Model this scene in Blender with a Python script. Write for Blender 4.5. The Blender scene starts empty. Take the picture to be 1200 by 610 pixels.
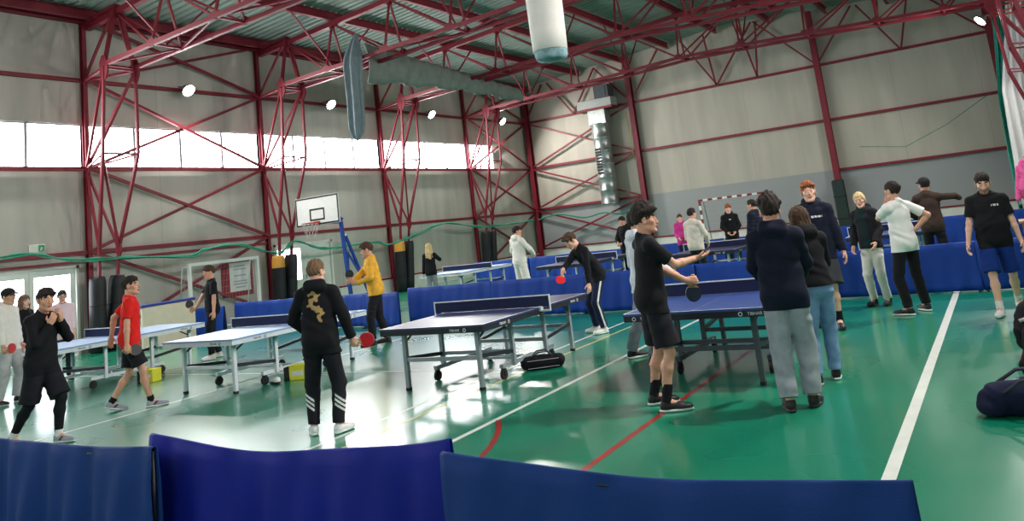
# A sports hall with table tennis tables, players and onlookers
PANE_S, LAMP_W, EXPO = 15.0, 300., 0.22
import bpy, math, random
import numpy as np
from mathutils import Vector, Matrix
PI = math.pi
C = bpy.context.scene.collection
rng = random.Random(7)

# ------------------------------------------------------------------ materials
def lin(c):
    return tuple(((v/255)/12.92 if v/255 <= .04045 else ((v/255+.055)/1.055)**2.4) for v in c)
_M = {}
def mat(name, rgb, rough=.7, metal=0., var=0., scale=8., bump=0., bscale=60., spec=.4, coat=0.):
    """plain procedural surface: colour varied by noise, optional bump"""
    if name in _M: return _M[name]
    m = bpy.data.materials.new(name); m.use_nodes = True
    nt = m.node_tree; b = nt.nodes['Principled BSDF']
    col = lin(rgb)
    b.inputs['Base Color'].default_value = (*col, 1)
    b.inputs['Roughness'].default_value = rough
    b.inputs['Metallic'].default_value = metal
    b.inputs['Specular IOR Level'].default_value = spec
    b.inputs['Coat Weight'].default_value = coat
    tc = nt.nodes.new('ShaderNodeTexCoord')
    if var > 0:
        n = nt.nodes.new('ShaderNodeTexNoise'); n.inputs['Scale'].default_value = scale; n.inputs['Detail'].default_value = 5
        r = nt.nodes.new('ShaderNodeValToRGB')
        r.color_ramp.elements[0].position = .3; r.color_ramp.elements[1].position = .7
        r.color_ramp.elements[0].color = (*[max(0, v*(1-var)) for v in col], 1)
        r.color_ramp.elements[1].color = (*[min(1, v*(1+var)) for v in col], 1)
        nt.links.new(tc.outputs['Object'], n.inputs['Vector'])
        nt.links.new(n.outputs['Fac'], r.inputs['Fac']); nt.links.new(r.outputs['Color'], b.inputs['Base Color'])
    if bump > 0:
        n2 = nt.nodes.new('ShaderNodeTexNoise'); n2.inputs['Scale'].default_value = bscale; n2.inputs['Detail'].default_value = 3
        bp = nt.nodes.new('ShaderNodeBump'); bp.inputs['Strength'].default_value = bump; bp.inputs['Distance'].default_value = .01
        nt.links.new(tc.outputs['Object'], n2.inputs['Vector'])
        nt.links.new(n2.outputs['Fac'], bp.inputs['Height']); nt.links.new(bp.outputs['Normal'], b.inputs['Normal'])
    _M[name] = m
    return m
def emit(name, rgb, strength):
    if name in _M: return _M[name]
    m = bpy.data.materials.new(name); m.use_nodes = True
    b = m.node_tree.nodes['Principled BSDF']
    b.inputs['Base Color'].default_value = (*lin(rgb), 1)
    b.inputs['Emission Color'].default_value = (*lin(rgb), 1)
    b.inputs['Emission Strength'].default_value = strength
    _M[name] = m
    return m
def cloth(name, rgb, rough=.9, var=.12):
    return mat('cloth_'+name, rgb, rough, var=var, scale=14, bump=.25, bscale=180, spec=.2)

# ------------------------------------------------------------------ object helpers
def tag(o, label=None, cat=None, group=None, kind=None):
    if label: o['label'] = label
    if cat: o['category'] = cat
    if group: o['group'] = group
    if kind: o['kind'] = kind
    return o
def empty(name, loc=(0, 0, 0), rz=0., label=None, cat=None, group=None, kind=None):
    o = bpy.data.objects.new(name, None); C.objects.link(o)
    o.location = loc; o.rotation_euler = (0, 0, rz); o.empty_display_size = .1
    return tag(o, label, cat, group, kind)
def copy_tree(o, parent=None):
    c = o.copy(); C.objects.link(c)
    if parent is not None: c.parent = parent
    for ch in list(o.children): copy_tree(ch, c)
    return c
def link_mesh(name, me, mats, parent=None):
    for m in (mats if isinstance(mats, (list, tuple)) else [mats]): me.materials.append(m)
    o = bpy.data.objects.new(name, me); C.objects.link(o)
    if parent is not None: o.parent = parent
    return o

class MB:
    """collects simple shapes into one mesh"""
    def __init__(s): s.v = []; s.f = []; s.m = []; s.sm = []
    def add(s, vs, fs, mi=0, smooth=False):
        b = len(s.v); s.v.extend([tuple(p) for p in vs])
        for f in fs: s.f.append([i+b for i in f]); s.m.append(mi); s.sm.append(smooth)
        return s
    def box(s, lo, hi, mi=0, bev=0.):
        x0, y0, z0 = lo; x1, y1, z1 = hi
        if bev > 0:
            b = min(bev, (x1-x0)/2.01, (y1-y0)/2.01, (z1-z0)/2.01)
            vs = []; 
            for z, i in ((z0, b), (z0+b, 0), (z1-b, 0), (z1, b)):
                for (x, y) in ((x0+i+b, y0+i), (x1-i-b, y0+i), (x1-i, y0+i+b), (x1-i, y1-i-b), (x1-i-b, y1-i), (x0+i+b, y1-i), (x0+i, y1-i-b), (x0+i, y0+i+b)):
                    vs.append((x, y, z))
            fs = [list(range(7, -1, -1)), list(range(24, 32))]
            for k in range(3):
                for j in range(8): fs.append([k*8+j, k*8+(j+1) % 8, (k+1)*8+(j+1) % 8, (k+1)*8+j])
            return s.add(vs, fs, mi)
        vs = [(x0, y0, z0), (x1, y0, z0), (x1, y1, z0), (x0, y1, z0), (x0, y0, z1), (x1, y0, z1), (x1, y1, z1), (x0, y1, z1)]
        return s.add(vs, [(3, 2, 1, 0), (4, 5, 6, 7), (0, 1, 5, 4), (1, 2, 6, 5), (2, 3, 7, 6), (3, 0, 4, 7)], mi)
    def bar(s, a, b, w, h=None, mi=0, up=(0, 0, 1)):
        """box section from a to b, w across, h along up"""
        h = w if h is None else h
        a = Vector(a); b = Vector(b); d = (b-a).normalized(); u = Vector(up)
        if abs(d.dot(u)) > .98: u = Vector((0, 1, 0)) if abs(d.y) < .9 else Vector((1, 0, 0))
        r = d.cross(u).normalized(); u = r.cross(d).normalized()
        vs = []
        for p in (a, b):
            for (i, j) in ((-1, -1), (1, -1), (1, 1), (-1, 1)): vs.append(p+r*(i*w/2)+u*(j*h/2))
        return s.add(vs, [(0, 1, 2, 3), (7, 6, 5, 4), (0, 4, 5, 1), (1, 5, 6, 2), (2, 6, 7, 3), (3, 7, 4, 0)], mi)
    def ibeam(s, a, b, w, h, t=.012, mi=0, up=(0, 0, 1)):
        a = Vector(a); b = Vector(b); u = Vector(up); d = (b-a).normalized(); u = (u-d*u.dot(d)).normalized()
        s.bar(a+u*(h/2-t/2), b+u*(h/2-t/2), w, t, mi, u); s.bar(a-u*(h/2-t/2), b-u*(h/2-t/2), w, t, mi, u)
        return s.bar(a, b, t, h-2*t, mi, u)
    def tube(s, pts, r, n=8, mi=0, smooth=True, cap=True):
        pts = [Vector(p) for p in pts]; rs = r if isinstance(r, (list, tuple)) else [r]*len(pts)
        vs = []; fs = []; ref = None
        for i, p in enumerate(pts):
            d = (pts[min(i+1, len(pts)-1)]-pts[max(i-1, 0)]).normalized()
            if ref is None:
                ref = Vector((0, 0, 1)) if abs(d.z) < .9 else Vector((1, 0, 0))
            x = d.cross(ref).normalized(); y = x.cross(d).normalized(); ref = y
            for k in range(n):
                t = 2*PI*k/n; vs.append(p+x*(math.cos(t)*rs[i])+y*(math.sin(t)*rs[i]))
        for i in range(len(pts)-1):
            for k in range(n): fs.append([i*n+k, i*n+(k+1) % n, (i+1)*n+(k+1) % n, (i+1)*n+k])
        s.add(vs, fs, mi, smooth)
        if cap:
            b = len(s.v)-len(vs)
            s.f.append([b+k for k in range(n)][::-1]); s.m.append(mi); s.sm.append(False)
            s.f.append([b+(len(pts)-1)*n+k for k in range(n)]); s.m.append(mi); s.sm.append(False)
        return s
    def plate(s, c, u, v, t, mi=0, n=8):
        """polygon plate in plane u,v (half sizes as vectors), thickness t"""
        c = Vector(c); u = Vector(u); v = Vector(v); w = u.cross(v).normalized()*t/2
        ring = [u*math.cos(2*PI*(k+.5)/n)*1.08+v*math.sin(2*PI*(k+.5)/n)*1.08 for k in range(n)]
        vs = [c+p-w for p in ring]+[c+p+w for p in ring]
        fs = [list(range(n))[::-1], list(range(n, 2*n))]+[[k, (k+1) % n, n+(k+1) % n, n+k] for k in range(n)]
        return s.add(vs, fs, mi)
    def grid(s, P, mi=0, smooth=True, closed=False):
        """P[i][j] points"""
        ni = len(P); nj = len(P[0]); vs = [p for row in P for p in row]; fs = []
        for i in range(ni-1):
            for j in range(nj-1+(1 if closed else 0)):
                j2 = (j+1) % nj; fs.append([i*nj+j, (i+1)*nj+j, (i+1)*nj+j2, i*nj+j2])
        return s.add(vs, fs, mi, smooth)
    def build(s, name, mats, parent=None, bevel=0.):
        me = bpy.data.meshes.new(name); me.from_pydata(s.v, [], s.f)
        me.polygons.foreach_set('material_index', s.m); me.polygons.foreach_set('use_smooth', s.sm)
        me.update()
        o = link_mesh(name, me, mats, parent)
        if bevel > 0:
            bm = o.modifiers.new('bevel', 'BEVEL'); bm.width = bevel; bm.segments = 2; bm.limit_method = 'ANGLE'
        return o

def text_mesh(txt, size, depth, material, parent, M, name='lettering', mi=None, align='CENTER'):
    cu = bpy.data.curves.new('t', 'FONT'); cu.body = txt; cu.size = size; cu.extrude = depth; cu.align_x = align; cu.align_y = 'CENTER'
    t = bpy.data.objects.new('t', cu); C.objects.link(t)
    me = bpy.data.meshes.new_from_object(t.evaluated_get(bpy.context.evaluated_depsgraph_get()))
    bpy.data.objects.remove(t)
    me.transform(M); me.materials.clear()
    return link_mesh(name, me, material, parent)
def frame_matrix(o, x, y):
    """matrix: text x axis along x, text up along y, at o"""
    x = Vector(x).normalized(); y = Vector(y).normalized(); z = x.cross(y)
    m = Matrix.Identity(4)
    for i in range(3): m[i][0] = x[i]; m[i][1] = y[i]; m[i][2] = z[i]; m[i][3] = o[i]
    return m

# ------------------------------------------------------------------ smooth solids (distance fields -> one continuous surface)
class Field:
    def __init__(s, prims, h, pad=.03):
        lo = np.min([p['lo'] for p in prims if p['op'] == 'add'], 0)-pad; hi = np.max([p['hi'] for p in prims if p['op'] == 'add'], 0)+pad
        s.h = h; s.o = lo; s.n = np.ceil((hi-lo)/h).astype(int)+2
        s.a = np.full(s.n, .2, np.float32)
        for p in prims: s.apply(p)
    def sub(s, lo, hi):
        i0 = np.clip(np.floor((lo-s.o)/s.h).astype(int), 0, s.n); i1 = np.clip(np.ceil((hi-s.o)/s.h).astype(int)+1, 0, s.n)
        if (i1 <= i0).any(): return None, None
        ax = [(s.o[k]+s.h*np.arange(i0[k], i1[k])).astype(np.float32) for k in range(3)]
        return (slice(i0[0], i1[0]), slice(i0[1], i1[1]), slice(i0[2], i1[2])), np.meshgrid(*ax, indexing='ij', sparse=True)
    def apply(s, p):
        k = p['k']; m = k+2.5*s.h
        sl, g = s.sub(p['lo']-m, p['hi']+m)
        if sl is None: return
        d = p['fn'](*g).astype(np.float32); c = s.a[sl]
        if p['op'] == 'add':
            if k > 0:
                hh = np.clip(.5+.5*(c-d)/k, 0, 1); s.a[sl] = c*(1-hh)+d*hh-k*hh*(1-hh)
            else: s.a[sl] = np.minimum(c, d)
        elif p['op'] == 'cut':
            if k > 0:
                hh = np.clip(.5-.5*(c+d)/k, 0, 1); s.a[sl] = c*(1-hh)-d*hh+k*hh*(1-hh)
            else: s.a[sl] = np.maximum(c, -d)
    def half(s, pt, n):
        """keep the side where (p-pt).n > 0"""
        n = np.asarray(n, float); n = n/np.linalg.norm(n)
        _, (X, Y, Z) = s.sub(s.o, s.o+s.h*(s.n-1))
        d = -((X-pt[0])*n[0]+(Y-pt[1])*n[1]+(Z-pt[2])*n[2])
        d = d[:s.n[0], :s.n[1], :s.n[2]]
        s.a = np.maximum(s.a, d.astype(np.float32))
    def wrinkle(s, fn):
        _, g = s.sub(s.o, s.o+s.h*(s.n-1)); s.a = s.a-fn(*g).astype(np.float32)
    def mesh(s):
        a = s.a; a[0] = a[-1] = .2; a[:, 0] = a[:, -1] = .2; a[:, :, 0] = a[:, :, -1] = .2
        neg = a < 0
        cnt = np.zeros(np.array(a.shape)-1, np.int8)
        for i in (0, 1):
            for j in (0, 1):
                for k in (0, 1): cnt += neg[i:a.shape[0]-1+i, j:a.shape[1]-1+j, k:a.shape[2]-1+k]
        cells = np.argwhere((cnt > 0) & (cnt < 8))
        if len(cells) == 0: return np.zeros((0, 3)), np.zeros((0, 4), int)
        idx = np.full(cnt.shape, -1, np.int32); idx[tuple(cells.T)] = np.arange(len(cells))
        co = {}
        for i in (0, 1):
            for j in (0, 1):
                for k in (0, 1): co[i, j, k] = a[cells[:, 0]+i, cells[:, 1]+j, cells[:, 2]+k]
        acc = np.zeros((len(cells), 3)); num = np.zeros(len(cells))
        for (p, q) in [((0,0,0),(1,0,0)),((0,1,0),(1,1,0)),((0,0,1),(1,0,1)),((0,1,1),(1,1,1)),((0,0,0),(0,1,0)),((1,0,0),(1,1,0)),((0,0,1),(0,1,1)),((1,0,1),(1,1,1)),((0,0,0),(0,0,1)),((1,0,0),(1,0,1)),((0,1,0),(0,1,1)),((1,1,0),(1,1,1))]:
            u = co[p]; w = co[q]; x = (u < 0) != (w < 0); t = np.where(x, u/np.where(x, u-w, 1), 0)
            acc += x[:, None]*(np.array(p)+(np.array(q)-np.array(p))*t[:, None]); num += x
        V = s.o+s.h*(cells+acc/num[:, None])
        F = []
        for ax in range(3):
            n0 = np.take(neg, range(a.shape[ax]-1), ax); n1 = np.take(neg, range(1, a.shape[ax]), ax)
            e = np.argwhere(n0 != n1); u, w = [k for k in range(3) if k != ax]
            e = e[(e[:, u] > 0) & (e[:, w] > 0) & (e[:, u] < a.shape[u]-1) & (e[:, w] < a.shape[w]-1)]
            q = []
            for (du, dw) in ((-1, -1), (0, -1), (0, 0), (-1, 0)):
                c = e.copy(); c[:, u] += du; c[:, w] += dw; q.append(idx[tuple(c.T)])
            q = np.stack(q, 1); inside = neg[tuple(e.T)]
            flip = inside if ax == 1 else ~inside
            q[flip] = q[flip][:, ::-1]
            F.append(q)
        F = np.concatenate(F); F = F[(F >= 0).all(1)]
        return V, F
def npmesh(name, V, F, mats, parent=None, fmat=None, relax=1):
    V = np.array(V, float)
    for _ in range(relax):                                  # one light smoothing pass evens the quads
        acc = np.zeros_like(V); n = np.zeros(len(V))
        for i in range(4):
            a = F[:, i]; b = F[:, (i+1) % 4]
            np.add.at(acc, a, V[b]); np.add.at(n, a, 1); np.add.at(acc, b, V[a]); np.add.at(n, b, 1)
        V = .6*V+.4*acc/np.maximum(n, 1)[:, None]
    me = bpy.data.meshes.new(name)
    me.vertices.add(len(V)); me.vertices.foreach_set('co', V.astype(np.float32).ravel())
    me.loops.add(F.size); me.loops.foreach_set('vertex_index', F.astype(np.int32).ravel())
    me.polygons.add(len(F)); me.polygons.foreach_set('loop_start', np.arange(0, F.size, 4, dtype=np.int32))
    if fmat is not None: me.polygons.foreach_set('material_index', np.asarray(fmat, np.int32))
    me.polygons.foreach_set('use_smooth', np.ones(len(F), bool))
    me.update(calc_edges=True)
    return link_mesh(name, me, mats, parent)
A_ = lambda *v: np.array(v, float)
def rcone(a, b, ra, rb, k=.02, op='add', clip=()):
    a = np.asarray(a, float); b = np.asarray(b, float); d = b-a; L2 = max(d@d, 1e-9); R = max(ra, rb)
    def fn(X, Y, Z):
        x = X-a[0]; y = Y-a[1]; z = Z-a[2]
        t = np.clip((x*d[0]+y*d[1]+z*d[2])/L2, 0, 1)
        r = np.sqrt((x-t*d[0])**2+(y-t*d[1])**2+(z-t*d[2])**2)-(ra+(rb-ra)*t)
        for (pt, n) in clip: r = np.maximum(r, (X-pt[0])*n[0]+(Y-pt[1])*n[1]+(Z-pt[2])*n[2])
        return r
    return dict(fn=fn, lo=np.minimum(a, b)-R, hi=np.maximum(a, b)+R, k=k, op=op)
def ell(c, r, R=None, k=.02, op='add', clip=()):
    c = np.asarray(c, float); r = np.asarray(r, float); R = np.eye(3) if R is None else R
    ext = np.sqrt(((R*r[None, :])**2).sum(1))
    def fn(X, Y, Z):
        x = X-c[0]; y = Y-c[1]; z = Z-c[2]
        u = [(R[0, i]*x+R[1, i]*y+R[2, i]*z) for i in range(3)]
        k0 = np.sqrt((u[0]/r[0])**2+(u[1]/r[1])**2+(u[2]/r[2])**2)
        k1 = np.sqrt((u[0]/r[0]**2)**2+(u[1]/r[1]**2)**2+(u[2]/r[2]**2)**2)+1e-6
        d = k0*(k0-1)/k1
        for (pt, n) in clip: d = np.maximum(d, (X-pt[0])*n[0]+(Y-pt[1])*n[1]+(Z-pt[2])*n[2])
        return d
    return dict(fn=fn, lo=c-ext, hi=c+ext, k=k, op=op)
def rot(x=0., y=0., z=0.):
    x, y, z = map(math.radians, (x, y, z)); c, s = math.cos, math.sin
    Rx = A_([1, 0, 0], [0, c(x), -s(x)], [0, s(x), c(x)]); Ry = A_([c(y), 0, s(y)], [0, 1, 0], [-s(y), 0, c(y)]); Rz = A_([c(z), -s(z), 0], [s(z), c(z), 0], [0, 0, 1])
    return Rz@Rx@Ry
def grown(p, c, k):
    """the same shape enlarged about c"""
    c = np.asarray(c, float); f0 = p['fn']
    return dict(p, fn=lambda X, Y, Z: k*f0((X-c[0])/k+c[0], (Y-c[1])/k+c[1], (Z-c[2])/k+c[2]), lo=c+(p['lo']-c)*k, hi=c+(p['hi']-c)*k)
HEAD_K = 1.07
def nrm(v):
    v = np.asarray(v, float); return v/max(np.linalg.norm(v), 1e-9)

# ------------------------------------------------------------------ people
SKIN = mat('skin', (205, 152, 126), .55, var=.06, scale=30)
SKIN_PALE = mat('skin_pale', (222, 172, 150), .55, var=.06, scale=30)
LIPS = mat('lips', (172, 98, 92), .5); EYEW = mat('eye_white', (225, 222, 218), .3); IRIS = mat('iris', (48, 34, 26), .3)
HAIRS = dict(dark=mat('hair_dark', (38, 28, 24), 0.85, var=.4, scale=60, bump=.6, bscale=140), brown=mat('hair_brown', (72, 50, 36), 0.85, var=.35, scale=60, bump=.6, bscale=140),
             blond=mat('hair_blond', (205, 178, 132), 0.85, var=.25, scale=60, bump=.6, bscale=140), red=mat('hair_red', (150, 84, 48), 0.85, var=.3, scale=60, bump=.6, bscale=140),
             light=mat('hair_light_brown', (112, 86, 64), 0.85, var=.3, scale=60, bump=.6, bscale=140))

def ik(a, t, l1, l2, pole):
    d = t-a; L = np.linalg.norm(d); L2 = min(L, (l1+l2)*.9995); u = d/max(L, 1e-9); t = a+u*L2
    x = (l1*l1-l2*l2+L2*L2)/(2*L2); y = math.sqrt(max(l1*l1-x*x, 0))
    p = np.asarray(pole, float); p = nrm(p-u*(p@u))
    return a+u*x+p*y, t

class Rig:
    def __init__(s, pose, w=1.):
        g = pose.get
        px, py, pz = g('pel', (0, 0, .95)); s.w = w
        for sd, sg in (('L', -1), ('R', 1)):                    # let the hips sink until both feet reach the floor
            fx, fy, fyaw, *rest = g(sd+'F', (sg*.11, 0, -sg*8)); fz = (rest[0] if rest else 0.)+.088; fy2 = fy-.03*math.cos(math.radians(fyaw)); fx2 = fx+.03*math.sin(math.radians(fyaw))
            d2 = (fx2-px-sg*.082*w)**2+(fy2-py)**2; pz = min(pz, fz+.035+math.sqrt(max(.01, .842**2-d2)))
        s.P = A_(px, py, pz); tw = g('twist', 0)
        s.Rp = rot(g('plean', g('lean', 0)*-.25), 0, g('pyaw', 0)); s.Rh = rot(-g('lean', 0)*.6, g('side', 0)*.5, g('pyaw', 0)+tw*.5); s.Rc = rot(-g('lean', 0), g('side', 0), g('pyaw', 0)+tw)
        s.W = s.P+s.Rh@A_(0, 0, .17); s.Ch = s.W+s.Rc@A_(0, .005, .19); s.N = s.W+s.Rc@A_(0, -.012, .385)
        hy, hp, hr = g('head', (0, 0, 0)); s.Rd = rot(-g('lean', 0)*g('hfol', .25), 0, g('pyaw', 0)+tw)@rot(-hp, hr, hy); s.Hd = s.N+rot(-g('lean', 0)*.7, 0, g('pyaw', 0)+tw)@A_(0, .02, .066)+s.Rd@A_(0, .012, .084)
        s.arm = {}; s.leg = {}
        for sd, sg in (('L', -1), ('R', 1)):
            sh = s.W+s.Rc@(A_(sg*.165*w, -.012, .312+g('shrug'+sd, 0)))
            tgt = np.asarray(g(sd+'H', (sg*.27*w+px, .04+py, pz-.12)), float)
            e, wr = ik(sh, tgt, .285, .255, g(sd+'E', (sg*.35, -1, -.1)))
            f = nrm(wr-e)
            hd = g(sd+'D');  f2 = nrm(hd) if hd is not None else f          # finger direction
            n = np.asarray(g(sd+'N', (-sg, .15, 0)), float); n = nrm(n-f2*(n@f2))   # palm normal
            th = np.cross(n, f2)*(-sg)                                               # thumb side
            if sg > 0: th = np.cross(f2, n)*1.
            else: th = np.cross(n, f2)*1.
            s.arm[sd] = (sh, e, wr, f2, n, th, g(sd+'C', 28))
            hp_ = s.P+s.Rp@A_(sg*.082*w, 0, -.035)
            fx, fy, fyaw, *rest = g(sd+'F', (sg*.11, 0, -sg*8)); fz = rest[0] if rest else 0.; fp = rest[1] if len(rest) > 1 else 0.
            Rf = rot(0, 0, fyaw)@rot(-fp, 0, 0); an = A_(fx, fy, fz)+Rf@A_(0, -.03, .088)
            kpole = rot(0, 0, fyaw)@A_(0, 1, 0)
            k, an = ik(hp_, an, .432, .413, g(sd+'K', kpole))
            s.leg[sd] = (hp_, k, an, Rf, an-Rf@A_(0, -.03, .088))
    def torso(s, o, sh=True, belly=0.):
        w = s.w; P = [ell(s.Ch, (.152*w+o, .105+o, .20+o*.5), s.Rc, .03), ell(s.W+s.Rc@A_(0, .012+belly*.5, 0), (.146*w+o+belly*.6, .098+o+belly, .18+o*.5), s.Rh, .05), ell(s.P+s.Rp@A_(0, -.008, -.0), (.156*w+o, .106+o, .13+o*.3), s.Rp, .05)]
        if sh:
            a, b = s.arm['L'][0], s.arm['R'][0]; m = (a+b)/2+s.Rc@A_(0, 0, .052)
            P += [rcone(a, m, .046+o*.9, .056+o, .035), rcone(b, m, .046+o*.9, .056+o, .035), rcone(m, s.N+s.Rc@A_(0, -.010, .012), .064+o*.8, .054+o*.5, .03)]
        return P
    def armp(s, sd, o, lo=0., hi=2., k=.03):
        """arm surface offset by o up to a fraction hi (1 = elbow, 2 = wrist)"""
        sh, e, wr = s.arm[sd][:3]; P = []
        if hi <= 1:
            q = sh+(e-sh)*hi; P.append(rcone(sh, q, .048+o, .045+o*1.35, k, clip=[(q, nrm(e-sh))]))
        else:
            P.append(rcone(sh, e, .048+o, .040+o, k)); q = e+(wr-e)*(hi-1)
            P.append(rcone(e, q, .040+o, .030+o*.9, .010, clip=[(q, nrm(wr-e))]))
        return P
    def hand(s, sd):
        sh, e, wr, f, n, th, curl = s.arm[sd]; P = []
        P.append(rcone(e+(wr-e)*.72, wr+f*.012, .0315, .027, .015))
        R = np.stack([th, f, n], 1)
        P.append(ell(wr+f*.052, (.041, .056, .018), R, .012)); P.append(rcone(wr+f*.02, wr+f*.075+th*.012, .022, .017, .012))
        for i, (so, L, cu) in enumerate(((.031, .072, .85), (.0105, .080, 1.), (-.0105, .074, 1.08), (-.031, .060, 1.15))):
            p = wr+f*(.093-abs(so-.008)*.25)+th*so*.95; ang = math.radians(curl*cu*.6); spread = th*so*2.2
            for j, (fr, r0, r1) in enumerate(((.46, .0098, .009), (.31, .009, .0082), (.23, .0082, .007))):
                d = nrm(f*math.cos(ang)+n*math.sin(ang)+spread*(.45 if curl < 60 else .15)); q = p+d*L*fr
                P.append(rcone(p, q, r0, r1, .004)); p = q; ang += math.radians(curl*cu*(.95 if j == 0 else .7))
        b = wr+f*.028+th*.03; d = nrm(th*.75+f*.62+n*(.25+curl/140)); q = b+d*.042; P.append(rcone(b, q, .0145, .0105, .012))
        d2 = nrm(f*.85+th*(.35-curl/150)+n*(.3+curl/90)); P.append(rcone(q, q+d2*.033, .0105, .008, .005))
        return P
    def head_prims(s, female=False):
        H = lambda *v: s.Hd+s.Rd@A_(*v); R = s.Rd; j = .9 if female else 1.
        neck = rcone(H(0, -.028, -.055), s.N+(s.Hd-s.N)*.05-s.Rc@A_(0, 0, .05), .056*j, .061*j, .025)
        return [grown(p, s.Hd, HEAD_K) for p in [ell(H(0, -.014, .034), (.074, .094, .086), R, .02), ell(H(0, .022, -.034), (.057*j, .066, .082), R, .03),
                rcone(H(-.042*j, .006, -.066), H(-.012, .066, -.096), .02, .019, .02), rcone(H(.042*j, .006, -.066), H(.012, .066, -.096), .02, .019, .02), ell(H(0, .070, -.099), (.022*j, .018, .016), R, .015),
                ell(H(-.043, .056, -.018), (.020, .018, .018), R, .02), ell(H(.043, .056, -.018), (.020, .018, .018), R, .02),
                rcone(H(-.036, .078, .026), H(.036, .078, .026), .0105, .0105, .015),
                ell(H(-.031, .094, .007), (.015, .011, .0085), R, .006, 'cut'), ell(H(.031, .094, .007), (.015, .011, .0085), R, .006, 'cut'),
                rcone(H(0, .085, .012), H(0, .105, -.026), .0075, .0098, .008), ell(H(-.011, .097, -.031), (.008, .010, .007), R, .006), ell(H(.011, .097, -.031), (.008, .010, .007), R, .006),
                ell(H(0, .089, -.055), (.022, .011, .0055), R, .004), ell(H(0, .088, -.065), (.020, .011, .0065), R, .004), rcone(H(-.022, .09, -.060), H(.022, .09, -.060), .0025, .0025, .003, 'cut'),
                ell(H(-.031, .076, .006), (.0128,)*3, R, 0), ell(H(.031, .076, .006), (.0128,)*3, R, 0),
                ell(H(-.077, -.012, -.004), (.010, .021, .033), R@rot(0, 0, 18), .008), ell(H(.077, -.012, -.004), (.010, .021, .033), R@rot(0, 0, -18), .008),
                ell(H(-.086, -.004, -.002), (.006, .010, .018), R, .005, 'cut'), ell(H(.086, -.004, -.002), (.006, .010, .018), R, .005, 'cut')]]+[neck]
    def head_mats(s, V, F, beard=False):
        c = (V[F].mean(1)-s.Hd)@s.Rd/HEAD_K; x, y, z = np.abs(c[:, 0]), c[:, 1], c[:, 2]; m = np.zeros(len(F), int)
        e = np.sqrt((x-.031)**2+((z-.006)*1.25)**2)
        m[(((x-.031)/.0108)**2+((z-.0045)/.0044)**2 < 1) & (y > .07)] = 2; m[(e < .0060) & (z < .0092) & (y > .07)] = 3
        m[(((x/.024)**2+((z+.060)/.0105)**2) < 1) & (y > .085)] = 1
        bz = .031+.006*np.sin(np.clip((x-.014)/.034, 0, 1)*PI); m[(x > .014) & (x < .05) & (np.abs(z-bz) < .0052) & (y > .05)] = 4
        if beard: m[(m == 0) & (z < -.035-.25*np.maximum(y-.06, 0)) & (y > .0) & (z > -.135) & ~((x < .018) & (z > -.05))] = 5
        return m

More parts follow.
